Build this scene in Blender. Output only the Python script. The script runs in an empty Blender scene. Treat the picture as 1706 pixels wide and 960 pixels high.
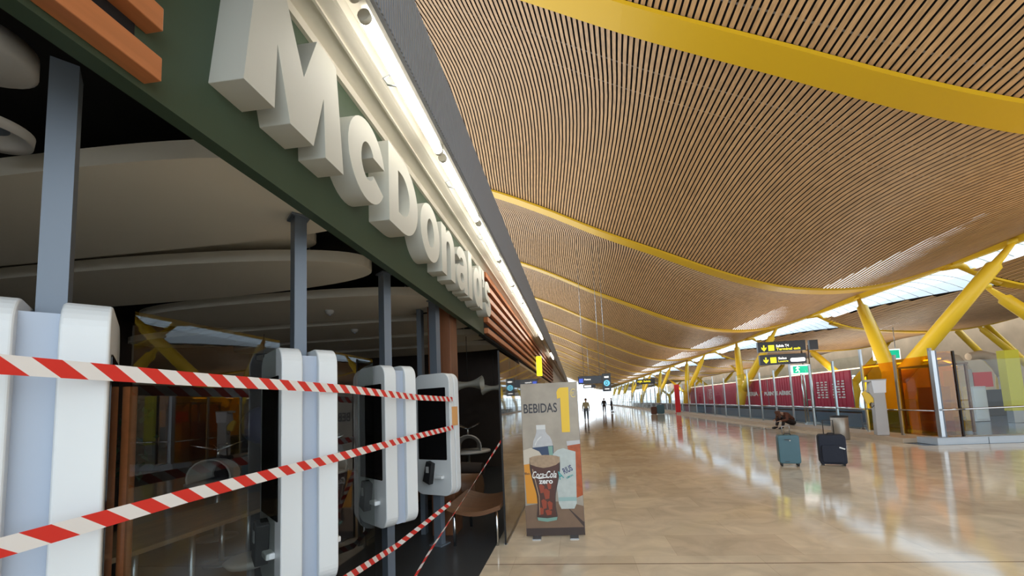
import bpy, bmesh, math, random
from mathutils import Vector, Matrix
random.seed(7)
PI = math.pi
SC = bpy.context.scene
C = SC.collection

# ---------------------------------------------------------------- camera
Fpx, PX, PY = 660.0, 890.0, 616.0
W, H = 1706.0, 960.0
v1 = Vector((960 - PX, -(668 - PY), -Fpx)).normalized()          # world +Y seen by the camera
RO = 0.047
Lz = -Fpx * Fpx / ((960 - PX) * (-RO) + (668 - PY) * (-1.0))
vz = Vector((-RO * Lz, Lz, -Fpx)).normalized()
vx = v1.cross(vz).normalized()
rot = Matrix((vx, v1, vz))                                       # rows: world axes in camera space
cam = bpy.data.cameras.new('camera')
co = bpy.data.objects.new('camera', cam)
C.objects.link(co)
co.matrix_world = Matrix.Translation((0, 0, 1.6)) @ rot.to_4x4()
cam.sensor_width = 36.0
cam.sensor_fit = 'HORIZONTAL'
cam.lens = 36.0 * Fpx / W
cam.shift_x = -(PX - W / 2) / W
cam.shift_y = (PY - H / 2) / W
cam.clip_start = 0.05
cam.clip_end = 600
SC.camera = co

# ---------------------------------------------------------------- world and light
SC.view_settings.view_transform = 'Standard'
SC.view_settings.look = 'None'
SC.view_settings.gamma = 1
SC.view_settings.exposure = 0.17
SC.view_settings.use_curve_mapping = False
wd = bpy.data.worlds.new('daylight')
SC.world = wd
wd.use_nodes = True
bg = wd.node_tree.nodes['Background']
bg.inputs[0].default_value = (0.80, 0.91, 1.0, 1)
bg.inputs[1].default_value = 2.6


def area(name, loc, size, size_y, power, color, direction):
    l = bpy.data.lights.new(name, 'AREA')
    l.shape = 'RECTANGLE'
    l.size, l.size_y = size, size_y
    l.energy = power
    l.color = color
    o = bpy.data.objects.new(name, l)
    C.objects.link(o)
    o.location = loc
    o.rotation_euler = Vector(direction).to_track_quat('-Z', 'Y').to_euler()
    return o


# unseen area lights added to wash the bamboo ceiling like the hall's own uplights
for k in range(6):
    area('ceiling_fill_light', (-3.2, 1 + 16 * k, 4.9), 1.0, 12, 230, (1.0, 0.88, 0.70), (0, 0, 1))
    area('ceiling_fill_light', (11.0, 4 + 18 * k, 2.0), 1.6, 12, 260, (1.0, 0.90, 0.74), (0, 0, 1))

for k in range(4):  # unseen lights added to brighten the underside of the far roof wave
    area('far_wave_fill_light', (20.5, 9 + 22 * k, 2.4), 0.8, 14, 300, (1.0, 0.92, 0.80), (0, 0, 1))

# ---------------------------------------------------------------- materials
MATS = {}


def mat(name, col, rough=0.5, metal=0.0, noise=0.0, scale=8.0, bump=0.0, emit=None, es=0.0, alpha=1.0, coat=0.0, spec=0.5, trans=0.0):
    if name in MATS:
        return MATS[name]
    m = bpy.data.materials.new(name)
    m.use_nodes = True
    nt = m.node_tree
    p = nt.nodes['Principled BSDF']
    p.inputs['Base Color'].default_value = (*col, 1)
    p.inputs['Roughness'].default_value = rough
    p.inputs['Metallic'].default_value = metal
    p.inputs['Specular IOR Level'].default_value = spec
    p.inputs['Coat Weight'].default_value = coat
    p.inputs['Alpha'].default_value = alpha
    p.inputs['Transmission Weight'].default_value = trans
    if emit:
        p.inputs['Emission Color'].default_value = (*emit, 1)
        p.inputs['Emission Strength'].default_value = es
    if noise or bump:
        tc = nt.nodes.new('ShaderNodeTexCoord')
        n = nt.nodes.new('ShaderNodeTexNoise')
        n.inputs['Scale'].default_value = scale
        n.inputs['Detail'].default_value = 4
        nt.links.new(tc.outputs['Object'], n.inputs['Vector'])
        if noise:
            r = nt.nodes.new('ShaderNodeMapRange')
            r.inputs['To Min'].default_value = 1 - noise
            r.inputs['To Max'].default_value = 1 + noise
            mx = nt.nodes.new('ShaderNodeMix')
            mx.data_type = 'RGBA'
            mx.blend_type = 'MULTIPLY'
            mx.inputs[0].default_value = 1
            mx.inputs[6].default_value = (*col, 1)
            nt.links.new(n.outputs['Fac'], r.inputs['Value'])
            nt.links.new(r.outputs[0], mx.inputs[7])
            nt.links.new(mx.outputs[2], p.inputs['Base Color'])
        if bump:
            b = nt.nodes.new('ShaderNodeBump')
            b.inputs['Strength'].default_value = bump
            b.inputs['Distance'].default_value = 0.01
            nt.links.new(n.outputs['Fac'], b.inputs['Height'])
            nt.links.new(b.outputs[0], p.inputs['Normal'])
    MATS[name] = m
    return m


def glass_mat(name, tint, gloss=0.06, rough=0.02, ior=1.5):
    """thin architectural glass: transparent with a fresnel reflection"""
    m = bpy.data.materials.new(name)
    m.use_nodes = True
    nt = m.node_tree
    for n in list(nt.nodes):
        nt.nodes.remove(n)
    out = nt.nodes.new('ShaderNodeOutputMaterial')
    tr = nt.nodes.new('ShaderNodeBsdfTransparent')
    tr.inputs[0].default_value = (*tint, 1)
    gl = nt.nodes.new('ShaderNodeBsdfGlossy')
    gl.inputs['Roughness'].default_value = rough
    fr = nt.nodes.new('ShaderNodeFresnel')
    fr.inputs[0].default_value = ior
    ad = nt.nodes.new('ShaderNodeMath')
    ad.operation = 'ADD'
    ad.use_clamp = True
    ad.inputs[1].default_value = gloss
    mx = nt.nodes.new('ShaderNodeMixShader')
    ge = nt.nodes.new('ShaderNodeNewGeometry')
    iv = nt.nodes.new('ShaderNodeMath')
    iv.operation = 'SUBTRACT'
    iv.inputs[0].default_value = 1.0
    nt.links.new(ge.outputs['Backfacing'], iv.inputs[1])
    ml = nt.nodes.new('ShaderNodeMath')
    ml.operation = 'MULTIPLY'
    nt.links.new(fr.outputs[0], ad.inputs[0])
    nt.links.new(ad.outputs[0], ml.inputs[0])
    nt.links.new(iv.outputs[0], ml.inputs[1])
    nt.links.new(ml.outputs[0], mx.inputs[0])
    nt.links.new(tr.outputs[0], mx.inputs[1])
    nt.links.new(gl.outputs[0], mx.inputs[2])
    nt.links.new(mx.outputs[0], out.inputs[0])
    MATS[name] = m
    return m


def floor_mat():
    m = bpy.data.materials.new('polished_marble')
    m.use_nodes = True
    nt = m.node_tree
    p = nt.nodes['Principled BSDF']
    tc = nt.nodes.new('ShaderNodeTexCoord')
    mp = nt.nodes.new('ShaderNodeMapping')
    mp.inputs['Location'].default_value = (0.27, -0.05, 0)
    nt.links.new(tc.outputs['Object'], mp.inputs[0])
    br = nt.nodes.new('ShaderNodeTexBrick')
    br.offset = 0.37
    br.inputs['Color1'].default_value = (0.78, 0.69, 0.53, 1)
    br.inputs['Color2'].default_value = (0.67, 0.57, 0.43, 1)
    br.inputs['Mortar'].default_value = (0.58, 0.48, 0.36, 1)
    br.inputs['Scale'].default_value = 1
    br.inputs['Brick Width'].default_value = 1.2
    br.inputs['Row Height'].default_value = 0.6
    br.inputs['Mortar Size'].default_value = 0.0025
    br.inputs['Mortar Smooth'].default_value = 0.2
    nt.links.new(mp.outputs[0], br.inputs[0])
    n = nt.nodes.new('ShaderNodeTexNoise')
    n.inputs['Scale'].default_value = 2.2
    n.inputs['Detail'].default_value = 6
    n.inputs['Distortion'].default_value = 1.2
    nt.links.new(tc.outputs['Object'], n.inputs[0])
    r = nt.nodes.new('ShaderNodeMapRange')
    r.inputs['From Min'].default_value = 0.3
    r.inputs['From Max'].default_value = 0.7
    r.inputs['To Min'].default_value = 0.86
    r.inputs['To Max'].default_value = 1.14
    nt.links.new(n.outputs[0], r.inputs[0])
    mx = nt.nodes.new('ShaderNodeMix')
    mx.data_type = 'RGBA'
    mx.blend_type = 'MULTIPLY'
    mx.inputs[0].default_value = 1
    nt.links.new(br.outputs[0], mx.inputs[6])
    nt.links.new(r.outputs[0], mx.inputs[7])
    # expansion joint across the hall
    sp = nt.nodes.new('ShaderNodeSeparateXYZ')
    nt.links.new(tc.outputs['Object'], sp.inputs[0])
    a = nt.nodes.new('ShaderNodeMath')
    a.operation = 'ADD'
    a.inputs[1].default_value = 4.95
    nt.links.new(sp.outputs['Y'], a.inputs[0])
    md = nt.nodes.new('ShaderNodeMath')
    md.operation = 'MODULO'
    md.inputs[1].default_value = 9.0
    nt.links.new(a.outputs[0], md.inputs[0])
    lt = nt.nodes.new('ShaderNodeMath')
    lt.operation = 'LESS_THAN'
    lt.inputs[1].default_value = 0.014
    nt.links.new(md.outputs[0], lt.inputs[0])
    mj = nt.nodes.new('ShaderNodeMix')
    mj.data_type = 'RGBA'
    mj.inputs[7].default_value = (0.16, 0.10, 0.07, 1)
    nt.links.new(lt.outputs[0], mj.inputs[0])
    nt.links.new(mx.outputs[2], mj.inputs[6])
    nt.links.new(mj.outputs[2], p.inputs['Base Color'])
    p.inputs['Roughness'].default_value = 0.085
    p.inputs['Specular IOR Level'].default_value = 0.6
    n2 = nt.nodes.new('ShaderNodeTexNoise')
    n2.inputs['Scale'].default_value = 1.3
    n2.inputs['Detail'].default_value = 2
    nt.links.new(tc.outputs['Object'], n2.inputs[0])
    bp = nt.nodes.new('ShaderNodeBump')
    bp.inputs['Strength'].default_value = 0.05
    bp.inputs['Distance'].default_value = 0.02
    nt.links.new(n2.outputs[0], bp.inputs['Height'])
    nt.links.new(bp.outputs[0], p.inputs['Normal'])
    return m


def wood_mat(name, col, axis, scale=14, amount=0.3, rough=0.45, emul=8):
    m = bpy.data.materials.new(name)
    m.use_nodes = True
    nt = m.node_tree
    p = nt.nodes['Principled BSDF']
    tc = nt.nodes.new('ShaderNodeTexCoord')
    mp = nt.nodes.new('ShaderNodeMapping')
    s = [scale, scale, scale]
    s[axis] = scale / emul
    mp.inputs['Scale'].default_value = s
    nt.links.new(tc.outputs['Object'], mp.inputs[0])
    n = nt.nodes.new('ShaderNodeTexNoise')
    n.inputs['Scale'].default_value = 1
    n.inputs['Detail'].default_value = 5
    nt.links.new(mp.outputs[0], n.inputs[0])
    r = nt.nodes.new('ShaderNodeMapRange')
    r.inputs['From Min'].default_value = 0.3
    r.inputs['From Max'].default_value = 0.7
    r.inputs['To Min'].default_value = 1 - amount
    r.inputs['To Max'].default_value = 1 + amount
    nt.links.new(n.outputs[0], r.inputs[0])
    mx = nt.nodes.new('ShaderNodeMix')
    mx.data_type = 'RGBA'
    mx.blend_type = 'MULTIPLY'
    mx.inputs[0].default_value = 1
    mx.inputs[6].default_value = (*col, 1)
    nt.links.new(r.outputs[0], mx.inputs[7])
    nt.links.new(mx.outputs[2], p.inputs['Base Color'])
    p.inputs['Roughness'].default_value = rough
    MATS[name] = m
    return m


def tape_mat():
    m = bpy.data.materials.new('striped_tape')
    m.use_nodes = True
    nt = m.node_tree
    p = nt.nodes['Principled BSDF']
    tc = nt.nodes.new('ShaderNodeTexCoord')
    sp = nt.nodes.new('ShaderNodeSeparateXYZ')
    nt.links.new(tc.outputs['UV'], sp.inputs[0])
    a = nt.nodes.new('ShaderNodeMath')
    a.operation = 'SUBTRACT'
    nt.links.new(sp.outputs[0], a.inputs[0])
    s = nt.nodes.new('ShaderNodeMath')
    s.operation = 'MULTIPLY'
    s.inputs[1].default_value = 0.5
    nt.links.new(sp.outputs[1], s.inputs[0])
    a2 = nt.nodes.new('ShaderNodeMath')
    a2.operation = 'ADD'
    nt.links.new(sp.outputs[0], a2.inputs[0])
    nt.links.new(s.outputs[0], a2.inputs[1])
    f = nt.nodes.new('ShaderNodeMath')
    f.operation = 'FRACT'
    nt.links.new(a2.outputs[0], f.inputs[0])
    g = nt.nodes.new('ShaderNodeMath')
    g.operation = 'GREATER_THAN'
    g.inputs[1].default_value = 0.5
    nt.links.new(f.outputs[0], g.inputs[0])
    mx = nt.nodes.new('ShaderNodeMix')
    mx.data_type = 'RGBA'
    mx.inputs[6].default_value = (0.72, 0.035, 0.025, 1)
    mx.inputs[7].default_value = (0.84, 0.82, 0.80, 1)
    nt.links.new(g.outputs[0], mx.inputs[0])
    nt.links.new(mx.outputs[2], p.inputs['Base Color'])
    p.inputs['Roughness'].default_value = 0.4
    MATS['tape'] = m
    return m


M = MATS
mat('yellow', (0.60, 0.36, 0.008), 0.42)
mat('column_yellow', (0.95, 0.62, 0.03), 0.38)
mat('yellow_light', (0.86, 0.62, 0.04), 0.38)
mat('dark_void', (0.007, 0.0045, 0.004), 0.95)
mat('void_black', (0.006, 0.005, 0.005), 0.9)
mat('green_panel', (0.038, 0.062, 0.036), 0.55, noise=0.06, scale=3)
mat('letter_white', (0.48, 0.475, 0.42), 0.5)
mat('letter_side', (0.70, 0.68, 0.61), 0.5)
mat('steel_post', (0.16, 0.19, 0.23), 0.45, 0.3)
mat('kiosk_white', (0.72, 0.75, 0.76), 0.35)
mat('kiosk_mid', (0.40, 0.46, 0.56), 0.4)
mat('screen_black', (0.006, 0.006, 0.007), 0.12)
mat('rubber', (0.012, 0.012, 0.013), 0.6)
mat('soffit_white', (0.55, 0.50, 0.42), 0.6, noise=0.08, scale=2)
mat('gutter', (0.60, 0.57, 0.50), 0.35, 0.2, noise=0.1, scale=4)
mat('housing_grey', (0.27, 0.285, 0.31), 0.5, 0.1)
mat('tube', (1, 1, 1), 0.4, emit=(1.0, 0.95, 0.84), es=12)
mat('cap_steel', (0.6, 0.58, 0.5), 0.5, 0.2)
mat('panel_beige', (0.84, 0.77, 0.64), 0.8)
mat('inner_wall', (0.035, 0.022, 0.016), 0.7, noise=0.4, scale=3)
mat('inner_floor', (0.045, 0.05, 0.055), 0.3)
mat('chrome', (0.62, 0.64, 0.66), 0.18, 1.0)
mat('steel', (0.42, 0.45, 0.48), 0.3, 0.9)
mat('shell_white', (0.55, 0.54, 0.52), 0.35)
mat('red_hoarding', (0.50, 0.015, 0.065), 0.45)
mat('red_totem', (0.75, 0.015, 0.02), 0.4)
mat('white_print', (0.85, 0.85, 0.83), 0.5)
mat('orange_print', (0.85, 0.25, 0.02), 0.5)
mat('sign_dark', (0.018, 0.017, 0.020), 0.3)
mat('sign_yellow', (0.9, 0.8, 0.02), 0.4, emit=(1, 0.85, 0.02), es=0.8)
mat('sign_white', (0.9, 0.9, 0.9), 0.4, emit=(1, 1, 0.95), es=0.9)
mat('sign_green', (0.0, 0.45, 0.25), 0.4, emit=(0.0, 0.6, 0.33), es=0.6)
mat('sign_blue', (0.05, 0.12, 0.7), 0.4, emit=(0.08, 0.16, 0.9), es=0.6)
mat('sign_cyan', (0.15, 0.6, 0.8), 0.4, emit=(0.2, 0.7, 0.95), es=0.8)
mat('sign_slate', (0.05, 0.06, 0.085), 0.35)
mat('kerb_stone', (0.46, 0.36, 0.26), 0.4, noise=0.1, scale=3)
mat('plinth_metal', (0.45, 0.50, 0.55), 0.4, 0.2)
mat('walkway_blue', (0.12, 0.17, 0.24), 0.18)
mat('teal_case', (0.045, 0.12, 0.15), 0.35, noise=0.1, scale=6)
mat('navy_case', (0.008, 0.012, 0.026), 0.7, noise=0.2, scale=40)
mat('black_plastic', (0.015, 0.015, 0.017), 0.4)
mat('violet_trim', (0.035, 0.02, 0.10), 0.6)
mat('bin_grey', (0.30, 0.27, 0.23), 0.35, 0.5)
mat('machine_grey', (0.42, 0.42, 0.42), 0.4)
mat('paper', (0.75, 0.80, 0.86), 0.6)
mat('cream', (0.62, 0.50, 0.36), 0.6)
mat('box_white', (0.62, 0.66, 0.72), 0.5)
mat('beige_wall', (0.60, 0.42, 0.26), 0.8, noise=0.35, scale=0.6)
mat('olive_yellow', (0.62, 0.56, 0.02), 0.4)
mat('print_gold', (0.86, 0.56, 0.045), 0.5)
mat('olive_dark', (0.22, 0.19, 0.02), 0.5)
mat('orange_notice', (0.70, 0.36, 0.13), 0.6)
mat('skin', (0.50, 0.30, 0.20), 0.5)
mat('hair_brown', (0.10, 0.035, 0.018), 0.6)
mat('jacket_rust', (0.11, 0.035, 0.018), 0.8, noise=0.6, scale=9)
mat('trousers_dark', (0.02, 0.012, 0.012), 0.8)
mat('shirt_pale', (0.55, 0.53, 0.35), 0.8)
mat('louvre', (0.82, 0.90, 0.96), 0.5)
mat('facade_frame', (0.4, 0.45, 0.5), 0.4, 0.5)
mat('foliage_dark', (0.015, 0.045, 0.02), 0.7, noise=0.5, scale=8)
mat('ball_violet', (0.035, 0.03, 0.10), 0.6, noise=0.4, scale=20)
mat('smoke_white', (0.7, 0.7, 0.68), 0.5)
wood_mat('bamboo', (0.45, 0.265, 0.12), 1, 16, 0.22, 0.5, 12)
wood_mat('orange_wood', (0.42, 0.145, 0.05), 1, 22, 0.14, 0.42, 10)
wood_mat('brown_wood', (0.17, 0.065, 0.028), 2, 18, 0.22, 0.4, 10)
wood_mat('bench_wood', (0.16, 0.075, 0.035), 0, 18, 0.2, 0.35, 10)
wood_mat('table_wood', (0.22, 0.15, 0.085), 1, 18, 0.2, 0.4, 10)
glass_mat('clear_glass', (0.93, 0.97, 0.97), 0.01, 0.02, 1.35)
glass_mat('dark_glass', (0.80, 0.82, 0.80), 0.05, 0.01, 1.45)
glass_mat('pane_glass', (0.50, 0.50, 0.46), 0.30, 0.03, 1.6)
glass_mat('amber_glass', (0.96, 0.68, 0.09), 0.02)
tape_mat()

def skylight_mat():
    m = bpy.data.materials.new('skylight_glazing')
    m.use_nodes = True
    nt = m.node_tree
    for n in list(nt.nodes):
        nt.nodes.remove(n)
    out = nt.nodes.new('ShaderNodeOutputMaterial')
    tr = nt.nodes.new('ShaderNodeBsdfTransparent')
    tr.inputs[0].default_value = (0.36, 0.44, 0.50, 1)
    tl = nt.nodes.new('ShaderNodeBsdfTranslucent')
    tl.inputs[0].default_value = (0.85, 0.93, 1.0, 1)
    mx = nt.nodes.new('ShaderNodeMixShader')
    mx.inputs[0].default_value = 0.55
    nt.links.new(tr.outputs[0], mx.inputs[1])
    nt.links.new(tl.outputs[0], mx.inputs[2])
    nt.links.new(mx.outputs[0], out.inputs[0])
    MATS['skylight_glazing'] = m


skylight_mat()

# ---------------------------------------------------------------- mesh helpers


def cr(pts, x):
    """Catmull-Rom through (x, z) points"""
    n = len(pts)
    for i in range(n - 1):
        if x <= pts[i + 1][0] or i == n - 2:
            break
    p0, p1, p2, p3 = pts[max(i - 1, 0)], pts[i], pts[i + 1], pts[min(i + 2, n - 1)]
    t = (x - p1[0]) / (p2[0] - p1[0])
    m1 = (p2[1] - p0[1]) / (p2[0] - p0[0]) * (p2[0] - p1[0])
    m2 = (p3[1] - p1[1]) / (p3[0] - p1[0]) * (p2[0] - p1[0])
    t2, t3 = t * t, t * t * t
    return (2 * t3 - 3 * t2 + 1) * p1[1] + (t3 - 2 * t2 + t) * m1 + (-2 * t3 + 3 * t2) * p2[1] + (t3 - t2) * m2


class MB:
    def __init__(s):
        s.v, s.f, s.sm = [], [], []

    def add(s, vs, fs, smooth=False):
        o = len(s.v)
        s.v += [tuple(v) for v in vs]
        s.f += [tuple(o + i for i in f) for f in fs]
        s.sm += [smooth] * len(fs)
        return s

    def box(s, x0, x1, y0, y1, z0, z1, mtx=None):
        vs = [Vector((x, y, z)) for x in (x0, x1) for y in (y0, y1) for z in (z0, z1)]
        if mtx:
            vs = [mtx @ v for v in vs]
        return s.add(vs, [(0, 1, 3, 2), (4, 6, 7, 5), (0, 4, 5, 1), (2, 3, 7, 6), (0, 2, 6, 4), (1, 5, 7, 3)])

    def tube(s, pts, radii, seg=12, cap=True, flat=1.0):
        pts = [Vector(p) for p in pts]
        if not hasattr(radii, '__len__'):
            radii = [radii] * len(pts)
        rings = []
        ref = None
        for i, p in enumerate(pts):
            d = (pts[min(i + 1, len(pts) - 1)] - pts[max(i - 1, 0)]).normalized()
            if ref is None:
                ref = Vector((0, 0, 1)) if abs(d.z) < 0.9 else Vector((0, 1, 0))
            a = d.cross(ref).normalized()
            b = a.cross(d).normalized()
            ref = b
            rings.append([p + (a * math.cos(2 * PI * k / seg) * flat + b * math.sin(2 * PI * k / seg)) * radii[i] for k in range(seg)])
        vs = [v for r in rings for v in r]
        fs = []
        for i in range(len(pts) - 1):
            for k in range(seg):
                k2 = (k + 1) % seg
                fs.append((i * seg + k, i * seg + k2, (i + 1) * seg + k2, (i + 1) * seg + k))
        s.add(vs, fs, True)
        if cap:
            o = len(s.v) - len(vs)
            s.f.append(tuple(o + k for k in range(seg))[::-1])
            s.f.append(tuple(o + (len(pts) - 1) * seg + k for k in range(seg)))
            s.sm += [False, False]
        return s

    def lathe(s, prof, cx=0, cy=0, seg=24, smooth=True):
        vs, fs = [], []
        for r, z in prof:
            for k in range(seg):
                a = 2 * PI * k / seg
                vs.append((cx + r * math.cos(a), cy + r * math.sin(a), z))
        for i in range(len(prof) - 1):
            for k in range(seg):
                k2 = (k + 1) % seg
                fs.append((i * seg + k, i * seg + k2, (i + 1) * seg + k2, (i + 1) * seg + k))
        return s.add(vs, fs, smooth)

    def prism(s, poly, f3, d):
        """poly: 2-D points; f3(u, v) -> 3-D point; extruded by vector d"""
        n = len(poly)
        a = [Vector(f3(*p)) for p in poly]
        b = [p + Vector(d) for p in a]
        fs = [tuple(range(n))[::-1], tuple(range(n, 2 * n))]
        fs += [(i, (i + 1) % n, n + (i + 1) % n, n + i) for i in range(n)]
        return s.add(a + b, fs)

    def build(s, name, m, parent=None, bevel=0.0, keep=False):
        me = bpy.data.meshes.new(name)
        me.from_pydata(s.v, [], s.f)
        me.validate()
        bm = bmesh.new()
        bm.from_mesh(me)
        bmesh.ops.recalc_face_normals(bm, faces=bm.faces)
        bm.to_mesh(me)
        bm.free()
        if len(me.polygons) == len(s.sm):
            me.polygons.foreach_set('use_smooth', s.sm)
        me.materials.append(M[m] if isinstance(m, str) else m)
        o = bpy.data.objects.new(name, me)
        C.objects.link(o)
        if bevel:
            b = o.modifiers.new('bevel', 'BEVEL')
            b.width = bevel
            b.segments = 3
            b.limit_method = 'ANGLE'
        if parent:
            put(o, parent, keep)
        return o


def put(o, parent, keep=False):
    """parent o; keep=True when o was built in world coordinates under a moved root"""
    o.parent = parent
    if keep:
        o.matrix_parent_inverse = Matrix.Translation(-root_of(parent))


ROOT = {}


def root_of(p):
    while p.parent:
        p = p.parent
    return Vector(ROOT.get(p.name, p.location))


def tag(o, label, cat, group=None, kind=None):
    o['label'] = label
    o['category'] = cat
    if group:
        o['group'] = group
    if kind:
        o['kind'] = kind
    return o


def thing(name, label, cat, loc=(0, 0, 0), rz=0, group=None):
    o = bpy.data.objects.new(name, None)
    o.empty_display_size = 0.1
    C.objects.link(o)
    o.location = loc
    o.rotation_euler = (0, 0, rz)
    ROOT[o.name] = Vector(loc)
    return tag(o, label, cat, group)


def struct(o):
    o['kind'] = 'structure'
    return o


def copy_tree(o, parent=None):
    c = o.copy()
    C.objects.link(c)
    if parent:
        c.parent = parent
    for ch in list(o.children):
        copy_tree(ch, c)
    return c


def box(name, m, x0, x1, y0, y1, z0, z1, parent=None, keep=False, bevel=0):
    return MB().box(x0, x1, y0, y1, z0, z1).build(name, m, parent, bevel, keep)


def curve_mesh(splines, depth, name):
    """closed 2-D polylines (holes allowed) filled and extruded; lies in XZ facing -Y, back at y=0"""
    cu = bpy.data.curves.new(name, 'CURVE')
    cu.dimensions = '2D'
    cu.fill_mode = 'BOTH'
    cu.extrude = depth / 2
    for pts in splines:
        sp = cu.splines.new('POLY')
        sp.points.add(len(pts) - 1)
        for p, (x, y) in zip(sp.points, pts):
            p.co = (x, y, 0, 1)
        sp.use_cyclic_u = True
    return curve_to_mesh(cu, depth, name)


def curve_to_mesh(cu, depth, name, fit=None):
    o = bpy.data.objects.new(name, cu)
    C.objects.link(o)
    dg = bpy.context.evaluated_depsgraph_get()
    me = bpy.data.meshes.new_from_object(o.evaluated_get(dg))
    bpy.data.objects.remove(o)
    vs = me.vertices
    if fit:
        xs = [v.co.x for v in vs]
        ys = [v.co.y for v in vs]
        x0, x1, y0, y1 = min(xs), max(xs), min(ys), max(ys)
        for v in vs:
            v.co.x = (v.co.x - x0) / (x1 - x0) * fit[0]
            v.co.y = (v.co.y - y0) / (y1 - y0) * fit[1]
    for v in vs:
        x, y, z = v.co
        v.co = (x, -(z + depth / 2), y)
    return me


def writing(name, text, w, h, m, loc, rz=0, parent=None, depth=0.002, bold=0.0, shear=0.0, keep=False):
    cu = bpy.data.curves.new(name, 'FONT')
    cu.body = text
    cu.extrude = depth / 2
    cu.offset = bold
    cu.shear = shear
    cu.resolution_u = 3
    me = curve_to_mesh(cu, depth, name, (w, h))
    me.materials.clear()
    me.materials.append(M[m])
    o = bpy.data.objects.new(name, me)
    C.objects.link(o)
    o.location = loc
    o.rotation_euler = (0, 0, rz)
    if parent:
        put(o, parent, keep)
    return o


def rrect(w, h, r, n=6, cx=0, cy=0):
    pts = []
    for (sx, sy, a0) in ((1, 1, 0), (-1, 1, 90), (-1, -1, 180), (1, -1, 270)):
        for k in range(n + 1):
            a = math.radians(a0 + 90 * k / n)
            pts.append((cx + sx * (w / 2 - r) + r * math.cos(a), cy + sy * (h / 2 - r) + r * math.sin(a)))
    return pts


# ================================================================ SETTING: floor and restaurant shell
flm = floor_mat()
struct(MB().box(-1.0, 9.0, -12, 230, -0.3, 0).box(9.0, 45, -12, 11.5, -0.3, 0).build('floor', flm))
struct(box('floor_walkway_zone', 'walkway_blue', 9.0, 45, 11.5, 230, -0.3, -0.01))
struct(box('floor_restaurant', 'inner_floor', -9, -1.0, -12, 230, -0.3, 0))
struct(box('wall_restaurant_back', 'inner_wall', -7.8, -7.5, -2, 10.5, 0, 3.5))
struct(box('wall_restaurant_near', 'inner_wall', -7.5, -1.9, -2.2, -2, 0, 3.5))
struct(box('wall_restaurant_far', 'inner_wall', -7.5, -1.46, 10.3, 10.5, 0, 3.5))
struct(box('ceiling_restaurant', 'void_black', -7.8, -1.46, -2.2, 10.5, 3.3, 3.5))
struct(box('wall_shop_row', 'cream', -7.8, -1.5, 10.5, 150, 0, 3.9))
struct(box('trim_shop_roof', 'housing_grey', -8.5, -1.0, -3, 150, 4.25, 4.32))
# fascia: green panel with its lower lip
struct(box('trim_fascia_green', 'green_panel', -1.52, -1.45, -3, 6.35, 2.755, 3.84))
struct(MB().box(-1.4495, -1.445, -3, 1.12, 2.85, 3.78).build('trim_slat_backing', 'dark_void'))
struct(box('trim_fascia_backing', 'dark_void', -1.54, -1.45, 6.35, 26, 2.74, 3.84))
struct(MB().box(-1.64, -1.45, 26, 150, 2.6, 4.25).box(-1.64, -1.455, -3, 26, 3.84, 4.25).build('trim_fascia_upper', 'gutter'))
# lit cove above the letters: soffit ledge, recess, ribbed outer housing
struct(MB().box(-1.45, -1.201, -3, 150, 3.84, 3.87).box(-1.45, -1.425, -3, 150, 3.78, 3.84).box(-1.30, -1.285, -3, 150, 3.825, 3.84).build('trim_cove_ledge', 'gutter'))
struct(MB().box(-1.18, -0.93, -3, 150, 3.93, 3.96).box(-1.20, -1.181, -3, 150, 3.842, 3.96).build('trim_cove_recess', 'gutter'))
hs = MB()
hs.box(-0.95, -0.93, -3, 150, 3.72, 4.32)
for k in range(760):
    y = -1 + k * 0.03 * (1 if k < 300 else 1)
    hs.box(-0.93, -0.922, y, y + 0.015, 3.73, 4.31)
struct(hs.build('trim_cove_housing', 'housing_grey'))

# ---------------------------------------------------------------- roof wave
PR = [(-14, 12.9), (-9, 12.45), (-6, 11.9), (-3.3, 10.95), (-1, 9.9), (1.4, 8.65), (3.9, 7.5), (6.2, 6.45), (8.2, 5.75), (9.7, 5.5), (11.2, 5.45), (12.8, 5.68), (14.5, 6.15)]
PR2 = [(14.6, 6.02), (15.7, 5.55), (17, 5.12), (19, 4.85), (21.5, 4.7), (24, 4.9), (28, 5.9), (33, 7.3)]
BEAM_Y = [-2.3, 7.0] + [16.5 + 9.0 * k for k in range(17)]


def bay(y):
    for k in range(len(BEAM_Y) - 1):
        if y <= BEAM_Y[k + 1]:
            break
    return min(1, max(0, (y - BEAM_Y[k]) / (BEAM_Y[k + 1] - BEAM_Y[k])))


def zroof(x, y, P):
    u = bay(y)
    return cr(P, x) + 0.16 * 4 * u * (1 - u)


def rp(x, y, P):
    """point of the boarded surface: each bay arches along the surface normal between its beams"""
    u = bay(y)
    sl = (cr(P, x + 0.05) - cr(P, x)) / 0.05
    nn = math.sqrt(1 + sl * sl)
    D = (0.9 if x < 4 else 0.9 + (0.14 - 0.9) * (x - 4) / 10.5) if P is PR else 0.14
    d = (4 * u * (1 - u)) ** 1.5 * D
    return (x - sl / nn * d, y, cr(P, x) + d / nn)


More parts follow.
